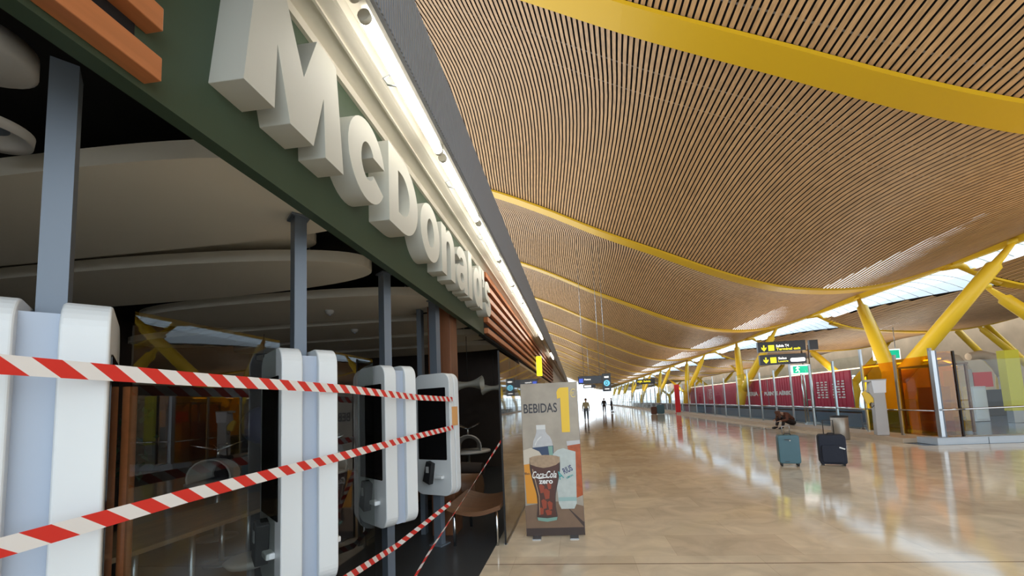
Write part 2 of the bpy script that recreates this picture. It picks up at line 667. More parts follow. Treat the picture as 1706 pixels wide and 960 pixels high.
def slats(P, x0, x1, y0, y1, ny, pitch, wid, cut=None):
    mb = MB()
    ya = y0
    xs = []
    x = x0
    while x < x1:
        xs.append(x)
        dz = (cr(P, x + 0.05) - cr(P, x)) / 0.05
        x += pitch / math.sqrt(1 + dz * dz)
    for x in xs:
        dz = (cr(P, min(x + 0.05, x1)) - cr(P, x)) / 0.05
        wx = wid / math.sqrt(1 + dz * dz)
        vs, fs = [], []
        y0 = cut(x, ya, y1) if cut else ya
        if y0 > y1 - 0.3:
            continue
        for j in range(ny + 1):
            y = y0 + (y1 - y0) * j / ny
            (xa, _, za), (xb, _, zb) = rp(x, y, P), rp(x + wx, y, P)
            vs += [(xa, y, za + 0.02), (xa, y, za), (xb, y, zb), (xb, y, zb + 0.02)]
            if j:
                o = (j - 1) * 4
                fs += [(o, o + 1, o + 5, o + 4), (o + 1, o + 2, o + 6, o + 5), (o + 2, o + 3, o + 7, o + 6)]
        mb.add(vs, fs)
    return mb


for k in range(len(BEAM_Y) - 1):
    y0, y1 = BEAM_Y[k] + 0.27, BEAM_Y[k + 1] - 0.27
    ny = 10 if k < 4 else 5
    s = slats(PR, -9 if k < 9 else -6, 14.45, y0, y1, ny, 0.124, 0.076)
    struct(s.build('ceiling_bamboo_slats', 'bamboo'))
    s = slats(PR2, 14.75, 32.5, y0, y1, 3, 0.20, 0.142, lambda x, a, b: a + max(0, 1 - (x - 15.0) / 1.45) * (b - a))
    struct(s.build('ceiling_far_slats', 'bamboo'))
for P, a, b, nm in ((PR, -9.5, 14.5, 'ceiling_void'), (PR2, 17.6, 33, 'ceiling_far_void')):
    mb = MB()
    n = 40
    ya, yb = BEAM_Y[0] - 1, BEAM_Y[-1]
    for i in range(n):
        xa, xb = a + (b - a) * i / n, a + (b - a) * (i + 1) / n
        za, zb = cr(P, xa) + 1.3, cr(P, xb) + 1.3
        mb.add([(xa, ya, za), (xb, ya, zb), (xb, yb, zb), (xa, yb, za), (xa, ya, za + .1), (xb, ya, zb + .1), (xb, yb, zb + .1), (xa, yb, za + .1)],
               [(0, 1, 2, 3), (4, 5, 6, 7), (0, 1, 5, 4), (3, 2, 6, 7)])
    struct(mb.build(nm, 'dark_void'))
# hangers above the slats that show through the gaps near the first beams
mb = MB()
for y in [3.5, 4.6, 5.6, 6.4, 8.4, 9.4]:
    n = 30
    for i in range(n):
        xa, xb = -5 + 19 * i / n, -5 + 19 * (i + 1) / n
        a, b = rp(xa, y, PR), rp(xb, y, PR)
        mb.add([(a[0], y, a[2] + .05), (b[0], y, b[2] + .05), (b[0], y + .04, b[2] + .05), (a[0], y + .04, a[2] + .05)], [(0, 1, 2, 3)])
struct(mb.build('ceiling_hanger_rails', 'housing_grey'))

beam_names = {0: 'yellow roof beam nearest the camera, just above the top of the picture',
              1: 'widest yellow roof beam crossing the top right of the bamboo ceiling',
              2: 'second yellow roof beam, sagging from beside the lit cove to the skylight',
              3: 'third yellow roof beam counted from the widest one',
              4: 'fourth yellow roof beam counted from the widest one'}
for k, y in enumerate(BEAM_Y):
    mb = MB()
    for P, a, b in ((PR, -11, 14.6), (PR2, 15.6, 32.8)):
        n = 44 if P is PR else 16
        hw = 0.285 if P is PR else 0.2
        vs, fs = [], []
        for i in range(n + 1):
            x = a + (b - a) * i / n
            z = cr(P, x)
            vs += [(x, y - hw, z - 0.07), (x, y + hw, z - 0.07), (x, y + hw, z + 0.015), (x, y - hw, z + 0.015)]
            if i:
                o = 4 * (i - 1)
                fs += [(o + j, o + (j + 1) % 4, o + 4 + (j + 1) % 4, o + 4 + j) for j in range(4)]
        mb.add(vs, fs)
    # link across the skylight
    mb.tube([(14.3, y, 6.05), (14.9, y, 6.1), (15.5, y, 5.75), (16.2, y, 5.3)], 0.13, 8)
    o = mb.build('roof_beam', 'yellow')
    if k in beam_names:
        tag(o, beam_names[k], 'roof beam')
    else:
        tag(o, 'thin distant yellow roof beam crossing the far bamboo ceiling', 'roof beam', 'distant yellow roof beams')
# edge beams on both sides of the skylight
ya, yb = BEAM_Y[0], BEAM_Y[-1]
struct(MB().box(14.42, 14.60, ya, yb, 6.03, 6.28).build('trim_skylight_edge_near', 'yellow_light'))
# translucent skylight glazing with thin curved ribs, one piece per bay, widest beside the nearer beam
for k in range(len(BEAM_Y) - 1):
    gl, rb = MB(), MB()
    n, m = 14, 5
    y0, y1 = BEAM_Y[k] + 0.2, BEAM_Y[k + 1] - 0.2

    def sp(u, v):
        x = 14.6 + (0.50 + 1.45 * (1 - u)) * v
        y = y0 + (y1 - y0) * u
        return (x, y, zroof(x, y, PR2) + 0.06 + 0.22 * math.sin(PI * v))
    for i in range(n):
        for j in range(m):
            a, b = i / n, (i + 1) / n
            c, d = j / m, (j + 1) / m
            gl.add([sp(a, c), sp(b, c), sp(b, d), sp(a, d)], [(0, 1, 2, 3)], True)
    struct(gl.build('window_skylight', 'skylight_glazing'))
    for i in range(1, n):
        u = i / n
        rb.tube([sp(min(1, u + 0.07 * (1 - j / m)), j / m) for j in range(m + 1)], 0.018, 4)
    struct(rb.build('window_skylight_ribs', 'louvre'))

# ================================================================ yellow tree columns


def column(x, y, label, group=None, tops=((14.45, -3.6, 6.1), (14.45, 3.6, 6.1)), lean=0.3, zj=2.05, r=0.26):
    t = thing('branching_column', label, 'column', (x, y, 0), 0, group)
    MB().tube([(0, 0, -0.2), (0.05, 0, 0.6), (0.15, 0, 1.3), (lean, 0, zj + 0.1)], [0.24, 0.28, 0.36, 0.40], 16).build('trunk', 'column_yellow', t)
    MB().lathe([(0.0, 0.03), (0.38, 0.03), (0.38, 0), (0.0, 0)]).build('base_plate', 'column_yellow', t)
    for (tx, dy, tz) in tops:
        a = Vector((lean, 0.0 if dy == 0 else math.copysign(0.08, dy), zj - 0.25))
        b = Vector((tx - x, dy, tz))
        d = b - a
        arm = MB().tube([a, a + d * 0.12, a + d * 0.45, a + d * 0.86, a + d * 0.875, a + d], [r * 1.1, r * 1.05, r, r * 0.85, r * 0.5, r * 0.28], 16).build('arm', 'column_yellow', t)
        MB().lathe([(0, -0.06), (0.16, -0.06), (0.16, 0.06), (0, 0.06)], b.x, b.y - 0.0, 12).build('pin_joint', 'yellow_light', arm).location = (0, 0, b.z)
    return t


column(12.75, 17.7, 'yellow forked column rising behind the amber glass, nearest of the row')
column(12.9, 33.1, 'yellow forked column in front of the red hoarding, behind the crouching person')
column(12.9, 49.0, 'yellow forked column third in the row, beyond the red totem')
for y in (65, 81, 97, 113, 129, 145):
    column(12.9, y, 'small distant yellow forked column under the skylight edge', 'distant forked columns')
RT = ((16.4, -0.3, 5.2), (27.5, 0.4, 5.75))
column(20.6, 17.3, 'yellow slanting column arm coming in from the right edge', tops=((16.2, -0.3, 5.3),), lean=0.0, zj=1.8, r=0.25)
column(21.9, 34.0, 'yellow leaning column behind the overhead signs', tops=((18.8, 0.0, 5.0), (25.5, 0.6, 5.2)), lean=0.0, zj=2.0, r=0.27)
for y in (50, 66, 82, 98):
    column(22.2, y, 'distant yellow leaning column of the second row', 'distant second row columns', tops=((18.8, 0.0, 5.0), (25.5, 0.6, 5.2)), lean=0.0, zj=2.0, r=0.26)
column(30.6, 30, 'orange yellow forked column far back at the right', tops=((27.5, 0, 5.7), (30.6, 3, 6.5)), lean=0.3, zj=2.3, r=0.2)
column(32.4, 34, 'orange yellow column far back, crossing its neighbour at the right edge', tops=((29.5, 0, 6.2), (32.0, 3, 7)), lean=0.3, zj=2.3, r=0.2)

# ---------------------------------------------------------------- far setting: back wall, glass facade at the end, side facade
struct(MB().box(38, 38.3, -12, 56, 0, 8.5).box(38, 38.3, 56, 170, 3.4, 8.5).build('wall_terminal_back', 'beige_wall'))
struct(box('wall_far_shops', 'beige_wall', -8, -1.4, 150, 151, 0, 4.3))
fm = MB()
for k in range(60):
    fm.box(37.9, 38.05, 56 + 2 * k, 56.12 + 2 * k, 0, 3.4)
for k in range(12):
    fm.box(-8 + 4 * k, -7.9 + 4 * k, 171, 171.1, 0, 10)
for z in (1.1, 3.0, 5.2):
    fm.box(37.9, 38.05, 56, 170, min(z, 3.3), min(z, 3.3) + .1)
    fm.box(-8, 38, 171, 171.1, z, z + .1)
struct(fm.build('window_1', 'facade_frame'))

# ================================================================ SIGN LETTERS


def arc(cx, cy, rx, ry, a0, a1, n=20):
    return [(cx + rx * math.cos(math.radians(a0 + (a1 - a0) * k / n)), cy + ry * math.sin(math.radians(a0 + (a1 - a0) * k / n))) for k in range(n + 1)]


CAP, XH = 0.62, 0.53
G = {}
G['M'] = (1.40, 0.71, [[(0, 0), (0.17, 0), (0.185, 0.33), (0.27, 0), (0.44, 0), (0.525, 0.33), (0.54, 0), (0.71, 0), (0.64, CAP), (0.47, CAP), (0.365, 0.32), (0.24, CAP), (0.07, CAP)]])
G['c'] = (2.16, 0.46, [arc(0.235, 0.265, 0.235, 0.275, 14, 330, 30) + [(0.30, 0.20)] + arc(0.235, 0.265, 0.085, 0.13, 315, 38, 16) + [(0.30, 0.332)]])
G['D'] = (2.69, 0.54, [[(0, 0), (0.22, 0)] + arc(0.22, CAP / 2, 0.32, CAP / 2, -90, 90, 22) + [(0, CAP)], ([(0.16, 0.14), (0.16, CAP - 0.14), (0.22, CAP - 0.14)] + arc(0.22, CAP / 2, 0.15, CAP / 2 - 0.14, 90, -90, 16))])
G['o'] = (3.29, 0.50, [arc(0.25, 0.265, 0.25, 0.275, 0, 354, 34), arc(0.25, 0.265, 0.09, 0.14, 354, 0, 22)])
G['n'] = (3.85, 0.45, [[(0, 0), (0.155, 0), (0.155, 0.33)] + arc(0.225, 0.33, 0.07, 0.07, 180, 0, 10) + [(0.295, 0), (0.45, 0)] + [(0.45, 0.33)] + arc(0.27, 0.35, 0.18, 0.19, 0, 100, 10) + [(0.15, 0.47), (0.15, 0.53), (0, 0.53)]])
G['a'] = (4.36, 0.46, [[(0.46, 0), (0.46, 0.34)] + arc(0.24, 0.35, 0.22, 0.19, 0, 170, 14) + [(0.16, 0.36)] + arc(0.23, 0.36, 0.07, 0.05, 180, 0, 8) + [(0.30, 0.33), (0.16, 0.30)] + arc(0.17, 0.15, 0.17, 0.16, 100, 270, 12) + [(0.26, 0.02), (0.31, 0.07), (0.31, 0)], arc(0.225, 0.16, 0.075, 0.06, 350, 0, 12)])
G['l'] = (4.89, 0.17, [[(0, 0), (0.165, 0), (0.165, CAP), (0, CAP)]])
G['d'] = (5.13, 0.49, [[(0.33, 0), (0.49, 0), (0.49, CAP), (0.33, CAP), (0.33, 0.48)] + arc(0.215, 0.265, 0.215, 0.275, 62, 300, 22) + [(0.33, 0.06)], arc(0.245, 0.265, 0.085, 0.14, 354, 0, 18)])
G['apostrophe'] = (5.66, 0.12, [[(0.02, 0.36), (0.09, 0.38), (0.13, 0.48), (0.13, CAP), (0, CAP), (0, 0.48), (0.05, 0.47)]])
G['s'] = (5.81, 0.40, [arc(0.2, 0.375, 0.19, 0.165, 15, 235, 16) + arc(0.19, 0.18, 0.055, 0.045, 80, -150, 8) + [(0.0, 0.17)] + arc(0.2, 0.155, 0.2, 0.165, 185, 415, 16) + arc(0.2, 0.37, 0.05, 0.04, 250, 30, 8)])
where = {'M': 'first and largest looking', 'c': 'right after the M', 'D': 'between the c and the o', 'o': 'between the D and the n', 'n': 'between the o and the a',
         'a': 'between the n and the l', 'l': 'between the a and the d', 'd': 'between the l and the apostrophe', 'apostrophe': 'between the d and the s', 's': 'last, beside the wooden slats'}
for ch, (y, w, spl) in G.items():
    me = curve_mesh(spl, 0.16, 'sign_letter')
    me.materials.append(M['letter_white'])
    o = bpy.data.objects.new('sign_letter', me)
    C.objects.link(o)
    o.location = (-1.45, y, 2.99)
    o.rotation_euler = (0, 0, PI / 2)
    b = o.modifiers.new('bevel', 'BEVEL')
    b.width = 0.004
    b.segments = 2
    b.limit_method = 'ANGLE'
    b.angle_limit = math.radians(50)
    if ch == 'apostrophe':
        tag(o, 'small white block apostrophe on the green fascia, between the d and the s', 'sign letter')
    else:
        tag(o, 'thick white letter %s on the green fascia, %s' % (ch, where[ch]), 'sign letter')

# ---------------------------------------------------------------- wooden slats on the fascia
for side, (a, b) in enumerate(((-2.5, 1.16), (6.35, 25.5))):
    for j in range(6):
        z = 2.78 + 0.19 * j
        o = box('fascia_slat', 'orange_wood', -1.45, -1.38, a, b, z, z + 0.088, bevel=0.004)
        tag(o, ('orange brown wooden slat left of the letter M, %s' if side == 0 else 'long wooden slat beyond the last sign letter, %s') %
            ('lowest of six', 'second from the bottom', 'third from the bottom', 'fourth from the bottom', 'fifth from the bottom', 'topmost of six')[j] if True else '', 'wooden slat')
t = thing('blade_sign', 'narrow yellow blade sign sticking out from the wooden slats', 'sign', (-1.38, 14.2, 2.55))
box('sign_face', 'sign_yellow', 0.02, 0.22, -0.05, 0.05, 0, 0.72, t, bevel=0.01)
box('bracket', 'steel', 0, 0.02, -0.03, 0.03, 0.2, 0.5, t)

# ---------------------------------------------------------------- fluorescent battens in the cove
ordn = ['nearest', 'second', 'third', 'fourth', 'fifth', 'sixth', 'seventh', 'eighth']
y = 1.86
k = 0
while y < 13.0:
    L = 1.24
    t = thing('tube_light', 'lit fluorescent tube fitting in the cove above the sign, %s' % (ordn[k] + ' from the camera' if k < 8 else 'farthest of the unbroken row'), 'light', (-1.03, y, 3.80))
    MB().tube([(0, 0.05, -0.06), (0, L - 0.05, -0.06)], 0.036, 12).build('tube', 'tube', t)
    box('batten', 'gutter', -0.02, 0.02, 0, L, 0.0, 0.06, t)
    MB().tube([(0, 0.02, -0.06), (0, 0.05, -0.06)], 0.036, 12).build('end_cap', 'cap_steel', t)
    MB().tube([(0, L - 0.05, -0.06), (0, L - 0.02, -0.06)], 0.036, 12).build('end_cap', 'cap_steel', t)
    MB().tube([(0, 0.5, 0.0), (-0.07, 0.5, 0.02), (-0.13, 0.5, 0.0), (-0.1, 0.5, -0.05), (-0.03, 0.5, -0.07)], 0.006, 6).build('wire_bracket', 'steel', t)
    for hy in (0.2, 1.0):
        MB().box(-0.01, 0.01, hy, hy + 0.02, 0.06, 0.13).build('hanger', 'steel', t)
    y += 1.27
    k += 1
t = thing('tube_light', 'lit fluorescent tube fitting beyond the gap in the cove row', 'light', (-1.03, 17.6, 3.80))
MB().tube([(0, 0.05, -0.05), (0, 2.2, -0.05)], 0.03, 12).build('tube', 'tube', t)
box('batten', 'gutter', -0.04, 0.04, 0, 2.25, 0.0, 0.06, t)
t = thing('tube_light', 'switched off tube fitting just before the lit cove row', 'light', (-1.03, 0.60, 3.80))
MB().tube([(0, 0.05, -0.05), (0, 1.15, -0.05)], 0.026, 12).build('tube', 'smoke_white', t)
MB().tube([(0, 1.05, -0.05), (0, 1.2, -0.05)], 0.034, 12).build('end_cap', 'cap_steel', t)
box('batten', 'gutter', -0.04, 0.04, 0, 1.2, 0.0, 0.06, t)

# ================================================================ KIOSKS
SW, SH = 0.55, 1.42


def kiosk(loc, ang, label, T=0.305, st=0.11):
    """two back-to-back slabs; local +X = slim edge toward the hall, +Y = thickness"""
    t = thing('order_kiosk', label, 'kiosk', (loc[0], loc[1], 0.58), ang)
    for sgn in (1, -1):
        y_out, y_in = sgn * T / 2, sgn * (T / 2 - st)
        MB().prism(rrect(SW, SH, 0.11, 8, 0, SH / 2), lambda u, v: (u, y_in, v), (0, y_out - y_in, 0)).build('housing', 'kiosk_white', t, bevel=0.008)
        face = t.children[-1]
        s = MB().prism(rrect(0.43, 0.84, 0.01, 2, 0, 0.83), lambda u, v: (u, y_out, v), (0, sgn * 0.004, 0)).build('touch_screen', 'screen_black', t)
        # payment terminal on its bracket and a receipt slot
        tm = MB().prism([(-0.10, 0.17), (0.0, 0.13), (0.04, 0.37), (-0.04, 0.40)], lambda u, v: (u, y_out + sgn * 0.003, v), (0, sgn * 0.07, 0)).build('payment_terminal', 'rubber', t, bevel=0.006)
        MB().box(-0.04, 0.0, min(y_out + sgn * 0.074, y_out + sgn * 0.078), max(y_out + sgn * 0.074, y_out + sgn * 0.078), 0.27, 0.34).build('keypad', 'machine_grey', tm)
        a, b = sorted((y_out, y_out + sgn * 0.05))
        MB().box(0.06, 0.17, a, b, 0.20, 0.235).build('receipt_slot', 'kiosk_white', t, bevel=0.008)
    box('core', 'kiosk_mid', -0.24, 0.235, -(T / 2 - st) - 0.001, (T / 2 - st) + 0.001, 0.02, SH - 0.05, t)
    return t


def ang(ph):
    """rotation so that local +X points along (sin ph, -cos ph)"""
    return math.radians(ph) - PI / 2


kiosk((-1.81, 1.19), ang(50), 'white double ordering kiosk cut by the left edge, nearest the camera')
kiosk((-1.79, 2.40), ang(50.5), 'white double ordering kiosk second from the left, its base below the picture')
kiosk((-1.78, 3.58), ang(53.4), 'white double ordering kiosk third from the left, seen whole on its grey post')
k4 = kiosk((-1.68, 4.65), ang(68), 'white ordering kiosk farthest away, in front of the brown wood column', T=0.17, st=0.08)
MB().box(0.276, 0.279, -0.05, 0.05, 0.80, 1.02).build('orange_notice', 'orange_notice', k4)
for i, (x, y, lab) in enumerate(((-1.81, 1.19, 'grey steel post carrying the nearest kiosk'), (-1.79, 2.40, 'grey steel post carrying the second kiosk, with a plate under the ceiling'),
                                 (-1.78, 3.58, 'grey steel post carrying the third kiosk'), (-1.68, 4.65, 'slim grey steel post behind the farthest kiosk'))):
    t = thing('steel_post', lab, 'post', (x, y, 0), ang((50, 50, 53, 68)[i]))
    box('post_shaft', 'steel_post', -0.055, 0.055, -0.035, 0.035, 0, 2.91, t)
    if i:
        box('top_plate', 'steel_post', -0.068, 0.068, -0.055, 0.055, 2.90, 2.915, t)
    box('base_plate', 'steel_post', -0.09, 0.09, -0.08, 0.08, 0, 0.012, t)
tag(box('wood_column', 'brown_wood', -1.88, -1.58, 4.95, 5.25, 0, 3.3, bevel=0.004), 'square reddish brown wooden column behind the farthest kiosk', 'column')
t = thing('steel_post', 'thin grey post standing left of the brown wooden column', 'post', (-2.02, 5.05, 0))
box('post_shaft', 'steel_post', -0.03, 0.03, -0.05, 0.05, 0, 2.91, t)

# glass of the shop front between kiosks
for a, b, lab in ((1.42, 2.22, 'clear glass shopfront pane between the first and second kiosk'), (2.68, 3.33, 'clear glass shopfront pane between the second and third kiosk')):
    o = box('shopfront_glass', 'dark_glass', -1.786, -1.776, a, b, 0.02, 2.05)
    tag(o, lab, 'glass pane')
t = thing('glass_screen', 'frameless glass screen reflecting the hall, left of the drinks poster', 'glass screen', (-0.89, 4.62, 0))
box('pane', 'pane_glass', -0.006, 0.006, 0, 7.0, 0.01, 2.23, t)
box('edge_strip', 'rubber', -0.010, 0.010, -0.012, 0.0, 0.0, 2.24, t)
box('floor_channel', 'steel', -0.02, 0.02, 0, 7.0, 0, 0.012, t)

# ---------------------------------------------------------------- restaurant ceiling: floating panels


def sup(cx, cy, a, b, e=2.0, n=64):
    out = []
    for k in range(n):
        t = 2 * PI * k / n
        c, s = math.cos(t), math.sin(t)
        out.append((cx + a * math.copysign(abs(c) ** (2 / e), c), cy + b * math.copysign(abs(s) ** (2 / e), s)))
    return out


PN = [(sup(-4.4, 2.19, 2.95, 0.50, 6), 'long floating ceiling panel with straight edges, nearest the camera'),
      (sup(-4.6, 3.43, 2.75, 0.50, 2.3), 'floating oval ceiling panel whose rounded tip ends beside the fascia'),
      (sup(-3.6, 4.78, 2.1, 0.58, 2.6), 'floating ceiling panel with smoke detector, behind the oval one'),
      (sup(-4.6, 6.15, 3.0, 0.55, 3), 'floating ceiling panel fourth from the camera'),
      (sup(-4.2, 7.45, 2.7, 0.55, 2.4), 'floating ceiling panel fifth from the camera'),
      (sup(-4.6, 8.9, 3.0, 0.6, 3), 'floating ceiling panel at the far end of the restaurant')]
for i, (poly, lab) in enumerate(PN):
    t = thing('ceiling_panel', lab, 'ceiling panel', (0, 0, 2.92))
    MB().prism(poly, lambda u, v: (u, v, 0), (0, 0, 0.10)).build('panel', 'panel_beige', t)
    MB().tube([(poly[0][0] - 0.6, poly[0][1], 0.1), (poly[0][0] - 0.6, poly[0][1], 0.4)], 0.01, 6).build('hanger_rod', 'steel', t)
tag(MB().prism(sup(-4.7, 3.15, 2.5, 0.30, 2.3), lambda u, v: (u, v, 3.10), (0, 0, 0.08)).build('ceiling_panel', 'panel_beige'), 'narrow upper ceiling panel half hidden above the oval one', 'ceiling panel')
for x, y, lab in ((-3.12, 4.77, 'small white smoke detector under the third ceiling panel'), (-3.5, 6.0, 'small white smoke detector under the fourth ceiling panel'), (-2.6, 7.3, 'small white smoke detector under the fifth ceiling panel')):
    t = thing('smoke_detector', lab, 'smoke detector', (x, y, 2.92))
    MB().lathe([(0, 0), (0.055, 0), (0.055, -0.02), (0.04, -0.05), (0, -0.055)], seg=18).build('cover', 'shell_white', t)
    MB().lathe([(0, -0.055), (0.018, -0.055), (0.012, -0.07), (0, -0.07)], seg=12).build('sensor', 'kiosk_mid', t)
t = thing('ring_downlight', 'round white ring downlight in the dark ceiling at the left edge', 'light', (-2.60, 1.43, 2.94))
MB().lathe([(0.075, 0.03), (0.12, 0.0), (0.145, -0.02), (0.15, 0.03)], seg=36).build('ring', 'shell_white', t)
MB().lathe([(0.0, 0.08), (0.06, 0.07), (0.08, 0.03)], seg=30).build('reflector', 'steel_post', t)
t = thing('drum_light', 'round white drum ceiling light cut by the left edge above the ring downlight', 'light', (-2.12, 1.12, 2.94))
MB().lathe([(0, 0), (0.14, 0), (0.16, 0.015), (0.16, 0.09), (0.0, 0.09)], seg=36).build('drum', 'shell_white', t)

# ---------------------------------------------------------------- restaurant furniture
t = thing('long_table', 'long wooden edged table behind the glass between first kiosks', 'table', (-3.3, 2.6, 0))
box('table_top', 'table_wood', -0.35, 0.35, -1.2, 1.6, 0.715, 0.75, t, bevel=0.004)
for yy in (-0.9, 0.3, 1.4):
    MB().tube([(0.25, yy, 0), (0.25, yy, 0.72)], 0.022, 10).build('leg', 'steel', t)
    MB().tube([(-0.25, yy, 0), (-0.25, yy, 0.72)], 0.022, 10).build('leg', 'steel', t)


def stool(x, y, z, lab):
    t = thing('round_stool', lab, 'stool', (x, y, 0))
    MB().lathe([(0, z), (0.15, z), (0.18, z - 0.02), (0.15, z - 0.06), (0, z - 0.09)], seg=24).build('seat', 'shell_white', t)
    MB().tube([(0, 0, 0.02), (0, 0, z - 0.07)], 0.025, 10).build('stem', 'steel', t)
    MB().lathe([(0, 0.025), (0.17, 0.01), (0.17, 0), (0, 0)], seg=24).build('foot', 'steel', t)


stool(-2.68, 2.35, 0.5, 'white round stool at the near side of the long table, closest to the glass')
stool(-2.62, 2.98, 0.5, 'white round stool beside the second kiosk at the long table')
stool(-4.0, 4.15, 0.5, 'white round stool standing beyond the long table')


def shell(n=14, a=0.26, b=0.24):
    """thin bucket seat, upside down, open toward -Y"""
    mb = MB()
    vs, fs = [], []
    m = 12
    for i in range(n + 1):
        ph = PI * i / n
        for j in range(m + 1):
            th = -0.1 * PI + 1.2 * PI * j / m
            x = a * math.cos(th)
            z = b * max(math.sin(th), -0.3)
            yy = -0.22 + 0.44 * i / n
            s = 1 - 0.35 * (i / n) ** 3
            vs.append((x * s, yy, z * s))
    for i in range(n):
        for j in range(m):
            fs.append((i * (m + 1) + j, i * (m + 1) + j + 1, (i + 1) * (m + 1) + j + 1, (i + 1) * (m + 1) + j))
    mb.add(vs, fs, True)
    return mb


def up_chair(x, y, z, rz, lab):
    t = thing('upturned_chair', lab, 'chair', (x, y, z), rz)
    o = shell().build('seat_shell', 'shell_white', t)
    sd = o.modifiers.new('solid', 'SOLIDIFY')
    sd.thickness = 0.015
    o.location = (0, 0, 0.07)
    MB().tube([(0, 0, 0.30), (0, 0, 0.42)], 0.02, 10).build('stem', 'chrome', t)
    for k in range(4):
        a = PI / 4 + k * PI / 2
        MB().tube([(0, 0, 0.41), (0.30 * math.cos(a), 0.30 * math.sin(a), 0.50)], [0.016, 0.010], 8).build('leg', 'chrome', t)
    return t


def cafe_table(x, y, lab, r=0.35):
    t = thing('cafe_table', lab, 'table', (x, y, 0))
    MB().lathe([(0, 0.75), (r, 0.75), (r, 0.72), (0, 0.72)], seg=28).build('table_top', 'shell_white', t)
    MB().tube([(0, 0, 0.02), (0, 0, 0.72)], 0.03, 10).build('stem', 'steel', t)
    MB().lathe([(0, 0.025), (0.24, 0.01), (0.24, 0), (0, 0)], seg=24).build('foot', 'steel', t)


cafe_table(-4.9, 5.0, 'round table under the upturned chair behind the first glass pane')
up_chair(-4.9, 5.0, 0.752, 0.3, 'white swivel chair turned upside down on a table behind the first glass pane')
cafe_table(-3.75, 5.55, 'round table behind the second kiosk')
up_chair(-3.75, 5.55, 0.752, 1.0, 'white swivel chair turned upside down just left of the second kiosk')
cafe_table(-2.1, 7.5, 'round white table right of the farthest kiosk', 0.42)
up_chair(-2.1, 7.5, 0.752, 0.2, 'white shell chair upside down on a table, right of the farthest kiosk')
cafe_table(-3.05, 7.1, 'round white table half hidden by the farthest kiosk')
up_chair(-3.05, 7.1, 0.752, 0.7, 'white shell chair upside down, half hidden by the farthest kiosk')
t = thing('wood_bench', 'low reddish brown wooden bench behind the glass screen edge', 'bench', (-1.24, 4.95, 0))
bb = MB()
n = 14
for i in range(n):
    a0, a1 = i / n, (i + 1) / n
    z0, z1 = 0.40 + 0.07 * (1 - math.sin(PI * a0)), 0.40 + 0.07 * (1 - math.sin(PI * a1))
    x0, x1 = -0.30 + 0.62 * a0, -0.30 + 0.62 * a1
    bb.add([(x0, -.45, z0), (x1, -.45, z1), (x1, .45, z1), (x0, .45, z0), (x0, -.45, z0 - .05), (x1, -.45, z1 - .05), (x1, .45, z1 - .05), (x0, .45, z0 - .05)],
           [(0, 1, 2, 3), (4, 5, 6, 7), (0, 1, 5, 4), (3, 2, 6, 7)] + ([(0, 3, 7, 4)] if i == 0 else []) + ([(1, 2, 6, 5)] if i == n - 1 else []))
bb.build('seat', 'bench_wood', t)
for xx in (-0.24, 0.26):
    for yy in (-0.36, 0.36):
        MB().tube([(xx, yy, 0), (xx, yy, 0.40)], 0.018, 10).build('leg', 'chrome', t)
t = thing('sofa_bench', 'dark curved upholstered bench farther inside the restaurant', 'bench', (-2.3, 6.3, 0))
MB().tube([(-0.6, 0, 0.3), (0, 0.1, 0.3), (0.7, 0, 0.3)], 0.22, 14, flat=0.9).build('seat', 'bench_wood', t)
MB().tube([(-0.6, 0.25, 0.55), (0, 0.35, 0.58), (0.7, 0.25, 0.55)], 0.10, 14).build('backrest', 'inner_wall', t)
box('plinth', 'rubber', -0.5, 0.6, -0.1, 0.2, 0, 0.12, t)


def pendant(x, y, z, lab):
    t = thing('pendant_lamp', lab, 'lamp', (x, y, z))
    vs, fs = [], []
    n, m = 20, 12
    for i in range(n + 1):
        u = -1 + 2 * i / n
        hgt = 0.055 + 0.085 * u * u
        for j in range(m):
            a = 2 * PI * j / m
            vs.append((0.28 * u, 0.20 * math.cos(a) * (0.6 + 0.4 * u * u), hgt * math.sin(a) + 0.02 * u))
    for i in range(n):
        for j in range(m):
            fs.append((i * m + j, i * m + (j + 1) % m, (i + 1) * m + (j + 1) % m, (i + 1) * m + j))
    MB().add(vs, fs, True).build('lamp_shade', 'letter_white', t)
    MB().tube([(0, 0, 0.05), (0, 0, 3.30 - z)], 0.006, 6).build('cord', 'rubber', t)


pendant(-2.02, 7.3, 2.0, 'white saddle shaped pendant lamp right of the brown wooden column')
pendant(-1.95, 9.4, 2.0, 'white saddle shaped pendant lamp farther back, beside the glass edge')
t = thing('hanging_ball', 'dark violet ball ornament hanging behind the second kiosk', 'ornament', (-5.0, 5.9, 1.45))
MB().lathe([(0.30 * math.sin(PI * k / 12), 0.30 * math.cos(PI * k / 12)) for k in range(13)], seg=20).build('ball', 'ball_violet', t)
MB().tube([(0, 0, 0.29), (0, 0, 1.85)], 0.006, 6).build('cord', 'rubber', t)
tag(MB().tube([(-2.3, 1.83, 0.0), (-2.3, 1.83, 1.78)], 0.028, 12).build('wood_pole', 'orange_wood'), 'thin orange wooden pole just behind the nearest kiosk', 'pole')
